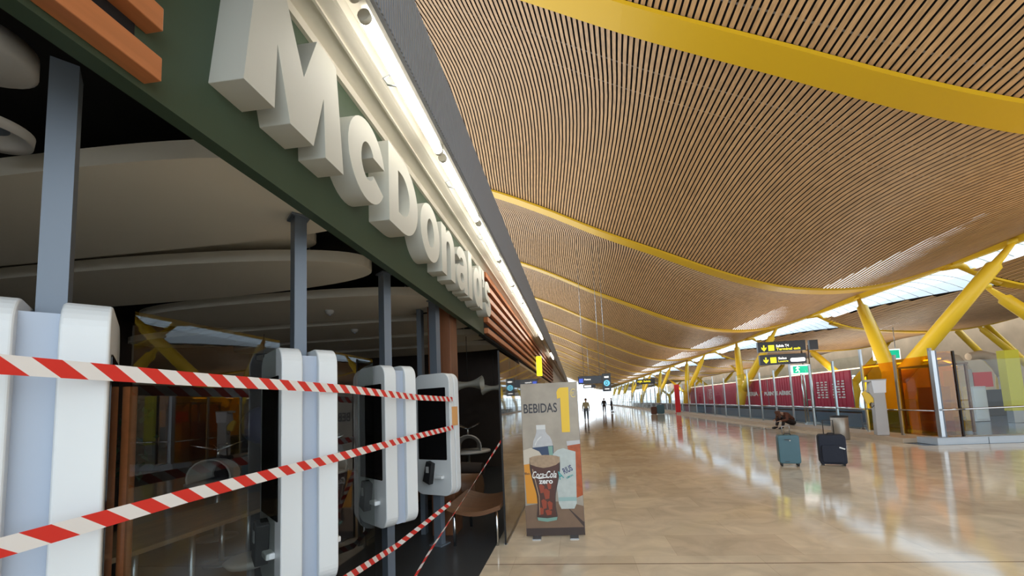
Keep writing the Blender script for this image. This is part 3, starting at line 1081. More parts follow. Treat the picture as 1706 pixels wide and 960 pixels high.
# dark plant inside
pl = MB()
for k in range(260):
    a, b, r = random.uniform(0, 2 * PI), random.uniform(-1, 1), random.uniform(0.15, 0.62)
    p = Vector((-5.6 + r * math.cos(a), 4.0 + r * math.sin(a), 1.35 + 0.5 * b))
    d = Vector((random.uniform(-1, 1), random.uniform(-1, 1), random.uniform(-0.3, 1))).normalized() * 0.14
    w = d.cross(Vector((0, 0, 1))).normalized() * 0.03
    pl.add([p, p + d * .5 + w, p + d, p + d * .5 - w], [(0, 1, 2, 3)])
t = thing('potted_plant', 'dark leafy plant in shadow behind the first glass pane', 'plant', (-5.6, 4.0, 0))
pl.build('foliage', 'foliage_dark', t, keep=True)
MB().lathe([(0, 0), (0.2, 0), (0.26, 0.45), (0.0, 0.45)], seg=20).build('pot', 'rubber', t)
MB().tube([(0, 0, 0.4), (0.03, 0, 1.2)], 0.03, 8).build('stem', 'brown_wood', t)

# ================================================================ BARRIER TAPE


def tape(name, pts, w, label, period=0.13, n=40, twist=None):
    P = [Vector(p) for p in pts]
    # sample along the polyline
    seg = [(P[i + 1] - P[i]).length for i in range(len(P) - 1)]
    L = sum(seg)
    N = max(n, int(L / 0.05))
    vs, fs, us = [], [], []
    for k in range(N + 1):
        s = L * k / N
        i = 0
        ss = s
        while i < len(seg) - 1 and ss > seg[i]:
            ss -= seg[i]
            i += 1
        p = P[i].lerp(P[i + 1], ss / seg[i])
        d = (P[i + 1] - P[i]).normalized()
        up = (Vector((0, 0, 1)) - d * d.z).normalized()
        sag = 0.0
        sc = 1.0
        if twist:
            up = (up * math.cos(twist * s) + d.cross(up) * math.sin(twist * s))
        vs += [p - up * w / 2, p + up * w / 2]
        us.append(s / period)
        if k:
            o = 2 * (k - 1)
            fs.append((o, o + 2, o + 3, o + 1))
    me = bpy.data.meshes.new(name)
    me.from_pydata([tuple(v) for v in vs], [], fs)
    uv = me.uv_layers.new(name='UVMap')
    for poly in me.polygons:
        for li in poly.loop_indices:
            vi = me.loops[li].vertex_index
            uv.data[li].uv = (us[vi // 2], float(vi % 2))
    me.materials.append(M['tape'])
    o = bpy.data.objects.new(name, me)
    C.objects.link(o)
    m = o.modifiers.new('solid', 'SOLIDIFY')
    m.thickness = 0.0006
    return tag(o, label, 'barrier tape')


tape('barrier_tape', [(-1.455, 0.2, 1.775), (-1.455, 1.35, 1.752), (-1.475, 2.45, 1.745), (-1.47, 3.6, 1.70), (-1.43, 4.50, 1.685)], 0.052, 'upper red and white barrier tape stretched across all four kiosks')
tape('barrier_tape', [(-1.46, 0.2, 1.275), (-1.46, 1.35, 1.315), (-1.475, 2.45, 1.325), (-1.47, 3.6, 1.345), (-1.43, 4.50, 1.36)], 0.052, 'middle red and white barrier tape rising across the kiosks')
tape('barrier_tape', [(-1.450, 2.055, 0.613), (-1.500, 2.485, 0.554), (-1.580, 3.337, 0.446), (-1.430, 4.330, 0.549)], 0.05, 'low red and white barrier tape wrapped round the third kiosk post')
tape('barrier_tape', [(-1.42, 2.7, 0.05), (-1.30, 3.3, 0.38), (-0.90, 4.78, 1.20)], 0.045, 'thin diagonal red and white tape tied to the glass screen edge', twist=0.5)

# ================================================================ DRINKS POSTER
PW, PH = 0.70, 1.835
t = thing('drinks_poster', 'tall free standing poster advertising drinks for one euro', 'poster', (-0.68, 4.86, 0), math.radians(1.5))
box('board', 'sign_slate', 0, PW, 0.0, 0.04, 0.02, PH, t)
mat('print_concrete', (0.40, 0.35, 0.285), 0.5, noise=0.35, scale=4)
mat('print_table', (0.20, 0.125, 0.08), 0.5, noise=0.2, scale=7)
mat('print_dark', (0.055, 0.035, 0.03), 0.5)
mat('print_text', (0.045, 0.045, 0.055), 0.5)
mat('print_gold', (0.86, 0.56, 0.045), 0.5)
mat('print_euro', (0.75, 0.60, 0.22), 0.5)
mat('print_cola', (0.075, 0.022, 0.012), 0.35)
mat('print_cola_red', (0.30, 0.05, 0.02), 0.35)
mat('print_foam', (0.40, 0.28, 0.18), 0.5, noise=0.3, scale=30)
mat('print_glassgreen', (0.20, 0.36, 0.30), 0.4)
mat('print_ice', (0.50, 0.55, 0.53), 0.4, noise=0.18, scale=14)
mat('print_iceband', (0.32, 0.47, 0.46), 0.4)
mat('print_bottle', (0.52, 0.52, 0.53), 0.4, noise=0.15, scale=16)
mat('print_label', (0.03, 0.055, 0.12), 0.4)
mat('print_orange', (0.72, 0.30, 0.03), 0.4)
mat('print_tea', (0.42, 0.085, 0.02), 0.4, noise=0.5, scale=14)
mat('print_teal', (0.05, 0.33, 0.33), 0.4)
mat('print_navy', (0.05, 0.06, 0.16), 0.4)
mat('print_beer_foam', (0.62, 0.55, 0.45), 0.5)


def art(name, m, pts, lay):
    """flat printed shape; pts in poster fractions (x right, y down)"""
    q = [(min(max(x, 0.004), 0.996) * PW, PH - y * (PH - 0.02)) for x, y in pts]
    return MB().prism(q, lambda u, v: (u, -0.001 - 0.0012 * lay, v), (0, 0.0008, 0)).build(name, m, t)


art('printed_background', 'print_concrete', [(0, 0), (1, 0), (1, 1), (0, 1)], 0)
art('printed_tabletop', 'print_table', [(0, 0.81), (0.45, 0.785), (0.72, 0.79), (1, 0.82), (1, 0.955), (0, 0.955)], 1)
art('printed_table_edge', 'print_dark', [(0.74, 0.83), (0.98, 0.92), (1, 0.92), (1, 0.955), (0.99, 0.955), (0.76, 0.845)], 2)
art('printed_base_band', 'print_dark', [(0, 0.955), (1, 0.955), (1, 1), (0, 1)], 2)
art('printed_bottle', 'print_bottle', [(0.25, 0.295), (0.41, 0.295), (0.41, 0.325), (0.43, 0.34), (0.48, 0.36), (0.51, 0.385), (0.525, 0.42), (0.53, 0.60), (0.17, 0.60), (0.175, 0.42), (0.19, 0.385), (0.22, 0.36), (0.24, 0.34), (0.25, 0.325)], 2)
art('printed_bottle_cap', 'smoke_white', [(0.25, 0.28), (0.41, 0.28), (0.41, 0.31), (0.25, 0.31)], 3)
art('printed_bottle_label', 'print_label', [(0.168, 0.43), (0.532, 0.42), (0.532, 0.50), (0.168, 0.50)], 3)
art('printed_orange_drink', 'print_orange', [(0, 0.50), (0.20, 0.50), (0.22, 0.795), (0.03, 0.795)], 4)
art('printed_beer_foam', 'print_beer_foam', [(0, 0.445), (0.14, 0.43), (0.28, 0.455), (0.34, 0.49), (0.22, 0.53), (0, 0.54)], 5)
art('printed_iced_tea', 'print_tea', [(0.77, 0.40), (1, 0.40), (1, 0.75), (0.86, 0.77)], 3)
art('printed_iced_tea_rim', 'print_bottle', [(0.765, 0.395), (1, 0.39), (1, 0.415), (0.77, 0.425)], 4)
art('printed_ice_glass', 'print_ice', [(0.52, 0.475), (0.60, 0.45), (0.70, 0.44), (0.82, 0.455), (0.91, 0.465), (0.885, 0.80), (0.84, 0.835), (0.62, 0.835), (0.58, 0.80)], 4)
art('printed_ice_glass_base', 'print_iceband', [(0.577, 0.76), (0.888, 0.76), (0.886, 0.785), (0.579, 0.785)], 5)
writing('printed_word', 'RIUS', 0.115, 0.075, 'print_navy', (0.705 * PW, -0.0085, PH * (1 - 0.605)), 0, t, 0.0008, 0.02).rotation_euler = (0, -0.42, 0)
writing('printed_word', 'A', 0.06, 0.10, 'print_teal', (0.615 * PW, -0.0085, PH * (1 - 0.64)), 0, t, 0.0008, 0.02).rotation_euler = (0, -0.42, 0)
writing('printed_word', 'LIMON', 0.085, 0.025, 'print_teal', (0.74 * PW, -0.0085, PH * (1 - 0.635)), 0, t, 0.0008, 0.02).rotation_euler = (0, -0.42, 0)
def outline(prof, cx, n=5):
    """mirror a profile of (half width, y) smoothly about cx"""
    ys = [p[1] for p in prof]
    pr = [(y, w) for w, y in prof]
    pts = []
    N = 26
    for k in range(N + 1):
        y = ys[0] + (ys[-1] - ys[0]) * k / N
        pts.append((cr(pr, y), y))
    return [(cx - w, y) for w, y in pts] + [(cx + w, y) for w, y in reversed(pts)]


CP = [(0.265, 0.495), (0.258, 0.58), (0.215, 0.66), (0.165, 0.74), (0.158, 0.82), (0.178, 0.88), (0.165, 0.905)]
art('printed_cola_glass', 'print_dark', outline(CP, 0.37), 6)
art('printed_cola_drink', 'print_cola', outline([(w * 0.90, y) for w, y in CP[:-1]], 0.37), 6.5)
art('printed_cola_foam', 'print_foam', [(0.105, 0.497), (0.16, 0.488), (0.26, 0.482), (0.38, 0.48), (0.50, 0.483), (0.58, 0.489), (0.635, 0.497), (0.63, 0.53), (0.56, 0.548), (0.45, 0.56), (0.34, 0.565), (0.22, 0.555), (0.12, 0.54)], 7)
for px, py, w, h in ((0.30, 0.70, 0.05, 0.05), (0.38, 0.735, 0.06, 0.06), (0.33, 0.80, 0.05, 0.055), (0.43, 0.81, 0.045, 0.05), (0.40, 0.855, 0.06, 0.03), (0.43, 0.685, 0.04, 0.035), (0.28, 0.845, 0.04, 0.04)):
    art('printed_ice_cube', 'print_cola_red', [(px - w, py - h * 0.4), (px - w * 0.2, py - h * 0.6), (px + w * 0.9, py - h * 0.3), (px + w * 0.7, py + h * 0.5), (px - w * 0.5, py + h * 0.6)], 7)
art('printed_cola_highlight', 'print_foam', [(0.145, 0.57), (0.16, 0.57), (0.255, 0.75), (0.25, 0.87), (0.24, 0.87), (0.24, 0.75)], 7.4)
art('printed_glass_foot', 'print_glassgreen', [(0.20, 0.885), (0.37, 0.892), (0.545, 0.885), (0.53, 0.905), (0.37, 0.915), (0.21, 0.905)], 7)
art('printed_bottle_shoulder', 'smoke_white', [(0.27, 0.37), (0.33, 0.355), (0.34, 0.36), (0.25, 0.39), (0.22, 0.42), (0.21, 0.41)], 3)
art('printed_bottle_label_side', 'print_glassgreen', [(0.44, 0.425), (0.52, 0.423), (0.52, 0.50), (0.46, 0.50)], 4)
art('printed_script_swash', 'white_print', [(0.18, 0.618), (0.28, 0.628), (0.40, 0.622), (0.46, 0.628), (0.38, 0.63), (0.26, 0.637)], 9)
writing('printed_word', 'Coca‑Cola', 0.42 * PW, 0.085, 'white_print', (0.145 * PW, -0.0115, PH * (1 - 0.625)), 0, t, 0.0008, 0.015, 0.35)
writing('printed_word', 'zero', 0.24 * PW, 0.045, 'white_print', (0.255 * PW, -0.0115, PH * (1 - 0.662)), 0, t, 0.0008, 0.03)
writing('printed_word', 'BEBIDAS', 0.585 * PW, 0.115, 'print_text', (0.045 * PW, -0.004, PH * (1 - 0.197)), 0, t, 0.0008, 0.012)
art('printed_numeral_one', 'print_gold', [(0.635, 0.065), (0.66, 0.045), (0.70, 0.035), (0.845, 0.035), (0.835, 0.335), (0.695, 0.335), (0.695, 0.105), (0.64, 0.11)], 4)
writing('printed_euro_sign', '€', 0.10 * PW, 0.11, 'print_euro', (0.86 * PW, -0.004, PH * (1 - 0.105)), 0, t, 0.0008, 0.0)
writing('printed_word', 'llo', 0.06, 0.028, 'print_cola', (0.01, -0.0075, PH * (1 - 0.60)), 0, t, 0.0008, 0.02)
MB().box(0.08, 0.18, -0.12, 0.14, 0, 0.012).build('foot_plate', 'steel', t)
MB().box(0.52, 0.62, -0.12, 0.14, 0, 0.012).build('foot_plate', 'steel', t)
box('bottom_frame', 'print_dark', 0, PW, -0.003, 0.045, 0.012, 0.03, t)

# ================================================================ SUITCASES
t = thing('hard_suitcase', 'teal hard shell suitcase standing on the marble, left of the navy one', 'suitcase', (4.47, 9.15, 0), math.radians(-16))
MB().prism(rrect(0.40, 0.60, 0.05, 6, 0, 0.36), lambda u, v: (u, -0.115, v), (0, 0.115, 0)).build('front_shell', 'teal_case', t, bevel=0.02)
MB().prism(rrect(0.40, 0.60, 0.05, 6, 0, 0.36), lambda u, v: (u, 0.012, v), (0, 0.115, 0)).build('rear_shell', 'teal_case', t, bevel=0.02)
MB().prism(rrect(0.39, 0.59, 0.05, 6, 0, 0.36), lambda u, v: (u, -0.002, v), (0, 0.016, 0)).build('zip_band', 'black_plastic', t)
for xx in (-0.15, 0.15):
    for yy in (-0.07, 0.08):
        w = MB().box(xx - 0.02, xx + 0.02, yy - 0.015, yy + 0.015, 0.03, 0.065).build('wheel', 'black_plastic', t, bevel=0.004)
        MB().tube([(xx - 0.012, yy, 0.024), (xx + 0.012, yy, 0.024)], 0.024, 14).build('tyre', 'rubber', w)
MB().tube([(-0.07, 0.08, 0.65), (-0.07, 0.08, 0.84), (0.07, 0.08, 0.84), (0.07, 0.08, 0.65)], 0.007, 8).build('pull_handle', 'steel', t)
MB().tube([(-0.07, -0.02, 0.655), (-0.05, -0.02, 0.685), (0.05, -0.02, 0.685), (0.07, -0.02, 0.655)], 0.010, 8).build('top_handle', 'black_plastic', t)
MB().lathe([(0, 0), (0.016, 0), (0.014, 0.004), (0, 0.004)], seg=14).build('badge', 'kiosk_white', t).matrix_local = Matrix.Translation((0.02, -0.135, 0.55)) @ Matrix.Rotation(PI / 2, 4, 'X')
MB().box(-0.08, 0.04, -0.141, -0.137, 0.56, 0.575).box(-0.1, -0.02, -0.141, -0.137, 0.10, 0.112).build('handle_recess', 'black_plastic', t)

t = thing('soft_suitcase', 'large navy soft suitcase with raised handle, right of the teal one', 'suitcase', (5.32, 9.12, 0), math.radians(-24))
MB().prism(rrect(0.47, 0.61, 0.06, 6, 0, 0.335), lambda u, v: (u, -0.15, v), (0, 0.30, 0)).build('body', 'navy_case', t, bevel=0.025)
MB().prism(rrect(0.36, 0.36, 0.04, 5, -0.01, 0.25), lambda u, v: (u, -0.185, v), (0, 0.03, 0)).build('front_pocket', 'navy_case', t, bevel=0.012)
MB().box(0.236, 0.242, -0.1, 0.1, 0.38, 0.58).build('side_panel', 'violet_trim', t)
MB().tube([(-0.10, 0.11, 0.64), (-0.10, 0.11, 0.93), (0.08, 0.11, 0.93), (0.08, 0.11, 0.64)], 0.009, 8).build('pull_handle', 'black_plastic', t)
MB().tube([(-0.06, -0.02, 0.64), (-0.04, -0.02, 0.665), (0.04, -0.02, 0.665), (0.06, -0.02, 0.64)], 0.012, 8).build('top_handle', 'black_plastic', t)
MB().box(0.245, 0.25, -0.09, 0.09, -0.02, 0.02).build('airline_tag', 'white_print', t).matrix_local = Matrix.Translation((0, 0, 0.40)) @ Matrix.Rotation(0.35, 4, 'X')
MB().box(0.10, 0.20, -0.190, -0.186, -0.012, 0.012).build('luggage_label', 'white_print', t).matrix_local = Matrix.Translation((0.02, 0, 0.42)) @ Matrix.Rotation(0.35, 4, 'Y')
for xx in (-0.18, 0.18):
    MB().tube([(xx - 0.015, 0.11, 0.026), (xx + 0.015, 0.11, 0.026)], 0.026, 14).build('wheel', 'rubber', t)
    MB().box(xx - 0.02, xx + 0.02, -0.13, -0.10, 0, 0.04).build('foot', 'rubber', t)

# ================================================================ FENCE, KERB, RIGHT SIDE
struct(MB().box(9.0, 9.95, 12.2, 120, 0, 0.13).build('trim_kerb', 'kerb_stone'))
struct(MB().box(9.36, 9.89, 11.87, 12.2, 0, 0.17).box(9.35, 10.55, 11.55, 11.86, 0, 0.17).box(10.57, 24, 11.55, 11.85, 0, 0.17).box(9.33, 24, 11.53, 11.9, 0.17, 0.185).build('trim_plinth', 'plinth_metal'))


def screen_y(y0, y1, label, glass='clear_glass', h=2.3, group=None, x=9.62, rail=True, post='steel', pr=0.03):
    t = thing('glass_barrier', label, 'glass barrier', (x, y0, 0.13), 0, group)
    L = y1 - y0
    box('pane', glass, -0.006, 0.006, 0.05, L - 0.05, 0.05, h - 0.2, t)
    box('post', post, -pr, pr, -pr * 1.2, pr * 1.2, 0, h, t)
    if rail:
        MB().tube([(-0.06, 0, 0.75), (-0.06, L - 0.08, 0.75)], 0.022, 8).build('handrail', 'chrome', t)
    return t


# corner assembly with the amber panes
t = thing('glass_barrier', 'corner of the glass barrier with a thick chrome post and amber pane', 'glass barrier', (9.6, 11.7, 0.185))
box('corner_post', 'steel', -0.05, 0.05, -0.05, 0.05, 0, 2.32, t, bevel=0.01)
box('post', 'steel_post', 0.06, 0.085, -0.04, 0.04, 0, 2.30, t)
box('amber_pane', 'amber_glass', 0.09, 0.49, -0.006, 0.006, 0.02, 2.28, t)
box('post', 'rubber', 0.49, 0.53, -0.03, 0.03, 0, 2.28, t)
MB().tube([(0.0, -0.08, 0.72), (0.55, -0.08, 0.72)], 0.025, 10).build('handrail', 'chrome', t)
for k, (a, b) in enumerate(((11.78, 13.0), (13.0, 14.4))):
    screen_y(a, b, ('amber glass barrier pane beside the thick chrome corner post', 'amber glass barrier pane behind the grey ticket machine')[k], 'amber_glass', 2.45 if k == 0 else 2.4, post='bin_grey')
t = thing('glass_barrier', 'long clear glass barrier with low chrome rail at the right edge', 'glass barrier', (10.15, 11.7, 0.185))
box('pane', 'clear_glass', 0.03, 6.0, -0.006, 0.006, 0.02, 2.0, t)
MB().tube([(0.0, -0.08, 0.72), (6.0, -0.08, 0.76)], 0.025, 10).build('handrail', 'chrome', t)
MB().box(2.0, 2.05, -0.03, 0.03, 0, 2.3).build('post', 'chrome', t)
ys = [14.4]
while ys[-1] < 42:
    ys.append(ys[-1] + (1.5 if ys[-1] < 24 else 2.1))
nm = ['first', 'second', 'third', 'fourth', 'fifth', 'sixth', 'seventh', 'eighth', 'ninth', 'tenth', 'eleventh', 'twelfth', 'thirteenth', 'fourteenth', 'fifteenth', 'sixteenth', 'seventeenth']
for k in range(len(ys) - 1):
    screen_y(ys[k], ys[k + 1], 'clear glass barrier section with slim steel post, %s beyond the amber panes' % nm[k], h=2.5 if k % 3 else 2.75)
for k in range(22):
    y = ys[-1] + 3 * k
    screen_y(y, y + 3, 'distant pale glass barrier section beyond the red totem', h=2.6, group='distant glass barrier sections', pr=0.05)

# red hoarding
t = thing('advertising_hoarding', 'long dark red hoarding behind the glass barrier with white airline lettering', 'hoarding', (13.8, 21.6, 0))
box('panel', 'red_hoarding', 0, 0.12, 0, 28.5, 0.62, 2.5, t)
hb = MB()
for k in range(15):
    hb.box(0.02, 0.1, 0.5 + 1.95 * k, 0.58 + 1.95 * k, 0, 0.62)
hb.build('support_feet', 'steel', t)
rg = MB()
for k in range(90):
    rg.box(-0.02, 0.0, 0.4 + 0.31 * k, 0.43 + 0.31 * k, 0.64, 2.48)
rg.build('rib', 'red_hoarding', t)
writing('lettering', 'IBERIA', 2.1, 0.32, 'white_print', (-0.03, 12.3, 1.33), -PI / 2, t, 0.004, 0.05)
writing('lettering', 'PUENTE AÉREO', 3.8, 0.34, 'white_print', (-0.03, 9.2, 1.33), -PI / 2, t, 0.004, 0.05)
MB().prism([(0, 0), (0.4, 0), (0.95, 0.34), (0.55, 0.34)], lambda u, v: (-0.03, 10.1 - u * 0.8, 1.33 + v), (-0.004, 0, 0)).build('airline_emblem', 'orange_print', t)
for cy, cnt in ((2.3, 5), (0.9, 5), (21, 6)):
    bl = MB()
    for r in range(cnt + 2):
        for c in range(3):
            bl.box(-0.03, -0.026, cy - 0.5 + c * 0.36, cy - 0.5 + c * 0.36 + random.uniform(0.15, 0.3), 1.1 + 0.14 * r, 1.17 + 0.14 * r)
    bl.build('destination_list', 'white_print', t)
t = thing('light_rail', 'thin lit tube line running above the red hoarding', 'light', (13.4, 16, 2.52))
MB().tube([(0, 0, 0), (0, 32, 0)], 0.03, 8).build('tube', mat('rail_glow', (1, .9, .8), 0.4, emit=(1.0, 0.75, 0.55), es=1.3), t)
mb = MB()
for k in range(8):
    mb.tube([(0, 0.5 + 4.3 * k, -2.5), (0, 0.5 + 4.3 * k, 0)], 0.02, 6)
mb.build('post', 'steel', t)

# moving walkway balustrades
for x0, lab in ((10.6, 'low moving walkway balustrade just behind the glass barrier'), (12.2, 'low moving walkway balustrade in front of the red hoarding')):
    t = thing('moving_walkway', lab, 'moving walkway', (x0, 16.2, 0))
    box('balustrade', 'walkway_blue', 0, 0.06, 0, 60, 0, 0.62, t)
    MB().tube([(0.03, 0, 0.66), (0.03, 60, 0.66)], 0.035, 8).build('handrail', 'rubber', t)
    box('skirt', 'steel', -0.05, 0.12, 0, 60, 0.0, 0.1, t)

# ticket machine
t = thing('ticket_machine', 'grey free standing machine with a sheet of paper, before the amber glass', 'machine', (9.22, 13.25, 0.13), math.radians(-20))
MB().prism([(-0.16, 0), (0.14, 0), (0.14, 1.30), (0.20, 1.62), (-0.20, 1.62), (-0.24, 1.3), (-0.14, 1.12)], lambda u, v: (u, -0.16, v), (0, 0.32, 0)).build('body', 'machine_grey', t, bevel=0.015)
box('head', 'bin_grey', -0.32, 0.22, -0.12, 0.12, 1.62, 1.70, t, bevel=0.01)
MB().prism([(-0.13, 1.28), (0.16, 1.28), (0.19, 1.66), (-0.16, 1.66)], lambda u, v: (u, -0.168, v), (0, 0.004, 0)).build('paper_sheet', 'paper', t)
MB().prism([(-0.30, 0.95), (-0.12, 1.0), (-0.13, 1.2), (-0.33, 1.35), (-0.40, 1.28)], lambda u, v: (u, -0.10, v), (0, 0.12, 0)).build('side_handset', 'print_gold', t, bevel=0.01)
MB().tube([(-0.20, -0.1, 1.0), (-0.25, -0.12, 0.92), (-0.20, -0.12, 0.84), (-0.15, -0.12, 0.9)], 0.012, 8).build('cable', 'rubber', t)

# litter bin
t = thing('litter_bin', 'round grey metal litter bin with dark rim, behind the navy suitcase', 'bin', (8.25, 13.6, 0))
MB().lathe([(0.0, 0.0), (0.22, 0.0), (0.23, 0.02), (0.23, 0.70), (0.215, 0.72)], seg=32).build('body', 'bin_grey', t)
MB().lathe([(0.235, 0.69), (0.24, 0.73), (0.20, 0.74), (0.17, 0.73), (0.17, 0.6), (0.0, 0.6)], seg=32).build('rim', 'rubber', t)

# overhead signs on a lattice mast
Y0 = 18.1
t = thing('sign_mast', 'slender steel mast of three poles holding the overhead signs', 'mast', (9.85, Y0, 0.13))
for i, (dx, dy) in enumerate(((-0.06, 0.0), (0.22, 0.0), (-0.14, 0.05))):
    MB().tube([(dx, dy, 0), (dx - 0.02, dy, 3.4 if i < 2 else 2.55)], 0.035, 10).build('pole', 'chrome', t)
for hz in (1.05, 2.3):
    MB().tube([(-0.06, 0, hz), (0.22, 0, hz)], 0.02, 8).build('rung', 'chrome', t)
MB().prism([(-0.2, 0), (0.4, 0), (0.3, 0.10), (-0.15, 0.12)], lambda u, v: (u, -0.1, v), (0, 0.2, 0)).build('foot', 'plinth_metal', t)


def dsign(label, x0, x1, z0, z1, y, m='sign_dark', d=0.14, nm='overhead_sign', back='steel'):
    t = thing(nm, label, 'sign', (x0, y, z0))
    w, h = x1 - x0, z1 - z0
    box('sign_panel', m, 0, w, 0, d, 0, h, t, bevel=0.01)
    return t, w, h


def arrow(t, x, z, s, m='sign_yellow'):
    MB().prism([(-0.1, 0.5), (0.1, 0.5), (0.1, -0.05), (0.38, 0.2), (0.38, -0.08), (0, -0.5), (-0.38, -0.08), (-0.38, 0.2), (-0.1, -0.05)], lambda u, v: (x + u * s, -0.004, z + v * s), (0, 0.004, 0)).build('arrow', m, t)


yy = Y0 - 0.2
t, w, h = dsign('upper black overhead sign with yellow arrow and terminal exit wording', 7.92, 9.86, 3.30, 3.74, yy)
arrow(t, 0.24, 0.17, 0.26)
box('pictogram', 'sign_yellow', 0.42, 0.66, -0.005, 0, 0.05, 0.29, t)
writing('lettering', 'Salida T4', 0.52, 0.11, 'sign_white', (0.74, -0.001, 0.19), 0, t, 0.003, 0.02)
writing('lettering', 'Terminal exit', 0.98, 0.11, 'sign_yellow', (0.74, -0.001, 0.05), 0, t, 0.003, 0.02)
t, w, h = dsign('lower black overhead sign with yellow arrow and lit white strip', 7.96, 9.84, 2.74, 3.18, yy)
arrow(t, 0.24, 0.2, 0.26)
box('pictogram', 'sign_yellow', 0.42, 0.66, -0.005, 0, 0.08, 0.32, t)
writing('lettering', 'Salas', 0.34, 0.10, 'sign_white', (0.74, -0.001, 0.22), 0, t, 0.003, 0.02)
writing('lettering', 'Lounge', 0.40, 0.10, 'sign_yellow', (0.74, -0.001, 0.08), 0, t, 0.003, 0.02)
MB().prism(rrect(0.58, 0.15, 0.06, 5, 1.52, 0.17), lambda u, v: (u, -0.03, v), (0, 0.03, 0)).build('light_strip', mat('strip_glow', (1, 1, 1), 0.4, emit=(1, .97, .95), es=2.5), t)
t, w, h = dsign('green and white emergency exit sign under the black overhead signs', 9.20, 9.95, 2.28, 2.68, yy, 'sign_white', 0.08, 'exit_sign')
box('green_field', 'sign_green', 0.05, w - 0.05, -0.006, 0, 0.05, h - 0.05, t)
arrow(t, 0.54, 0.2, 0.24, 'sign_white')
MB().prism([(-0.05, 0.5), (0.06, 0.5), (0.08, 0.36), (0.3, 0.3), (0.28, 0.2), (0.08, 0.22), (0.08, 0.0), (0.25, -0.2), (0.2, -0.45), (0.08, -0.45), (0.1, -0.22), (-0.05, -0.1), (-0.15, -0.3), (-0.35, -0.3), (-0.35, -0.2), (-0.18, -0.18), (-0.08, 0.1), (-0.12, 0.2), (-0.25, 0.1), (-0.32, 0.16), (-0.15, 0.34)],
           lambda u, v: (0.24 + u * 0.28, -0.009, 0.2 + v * 0.28), (0, 0.003, 0)).build('running_figure', 'sign_white', t)
t, w, h = dsign('small black sign box at the right of the mast top', 10.02, 10.36, 3.30, 3.72, yy)
t, w, h = dsign('second green exit sign farther back behind the grey machine', 17.1, 18.5, 3.1, 3.7, 24.5, 'sign_white', 0.1, 'exit_sign')
box('green_field', 'sign_green', 0.06, w - 0.06, -0.006, 0, 0.06, h - 0.06, t)
arrow(t, 1.0, 0.3, 0.3, 'sign_white')
for hx in (0.2, w - 0.2):
    MB().tube([(hx, 0.05, 0.6), (hx, 0.05, 2.0)], 0.02, 6).build('hanger', 'steel', t)
# far hanging signs
t, w, h = dsign('dark blue grey hanging direction sign beside the top of the poster', 0.15, 1.35, 2.42, 2.82, 20.2, 'sign_slate', 0.15, 'hanging_sign')
box('blue_pictogram', 'sign_blue', 0.05, 0.25, -0.005, 0, 0.08, 0.28, t)
writing('lettering', 'Aseos', 0.34, 0.09, 'sign_white', (0.30, -0.001, 0.19), 0, t, 0.003, 0.02)
for hx in (0.3, 1.1):
    MB().tube([(hx, 0.07, 0.4), (hx, 0.07, 7.6)], 0.012, 6).build('hanger', 'steel', t)
t, w, h = dsign('black hanging sign with a pale blue letter D in a round badge', 1.36, 1.78, 2.0, 2.9, 20.1, 'sign_dark', 0.15, 'hanging_sign')
MB().lathe([(0, 0), (0.15, 0), (0.15, 0.005), (0, 0.005)], seg=24).build('badge', 'sign_cyan', t).matrix_local = Matrix.Translation((w / 2, -0.0, h * 0.46)) @ Matrix.Rotation(PI / 2, 4, 'X')
writing('lettering', 'D', 0.13, 0.18, 'sign_dark', (w / 2 - 0.065, -0.006, h * 0.46 - 0.09), 0, t, 0.003, 0.02)
box('white_line', 'sign_white', 0.1, 0.32, -0.004, 0, 0.68, 0.76, t)
box('white_line', 'sign_white', 0.1, 0.32, -0.004, 0, 0.10, 0.14, t)
MB().tube([(0.2, 0.07, 0.88), (0.2, 0.07, 7.7)], 0.012, 6).build('hanger', 'steel', t)
t, w, h = dsign('distant black overhead sign with yellow lettering near the columns', 6.3, 8.2, 3.0, 3.5, 42, 'sign_dark', 0.2, 'overhead_sign')
writing('lettering', 'HJK Salida', 1.3, 0.26, 'sign_yellow', (0.15, -0.002, 0.12), 0, t, 0.004, 0.02)
MB().tube([(1.8, 0.1, -3.0), (1.8, 0.1, 0.0)], 0.04, 6).build('post', 'steel', t)
t, w, h = dsign('faint small blue sign hanging low at the far end', 0.9, 2.3, 3.0, 3.4, 46, 'sign_slate', 0.2, 'hanging_sign')
box('white_line', 'sign_white', 0.1, 0.9, -0.004, 0, 0.1, 0.3, t)
MB().tube([(0.7, 0.1, 0.4), (0.7, 0.1, 6.7)], 0.02, 6).build('hanger', 'steel', t)

# red totem
t = thing('red_totem', 'tall bright red totem standing beyond the glass barriers', 'totem', (9.2, 37.5, 0))
box('panel', 'red_totem', -0.22, 0.22, -0.08, 0.08, 0.05, 2.65, t, bevel=0.02)
box('base', 'red_hoarding', -0.26, 0.26, -0.12, 0.12, 0, 0.05, t)

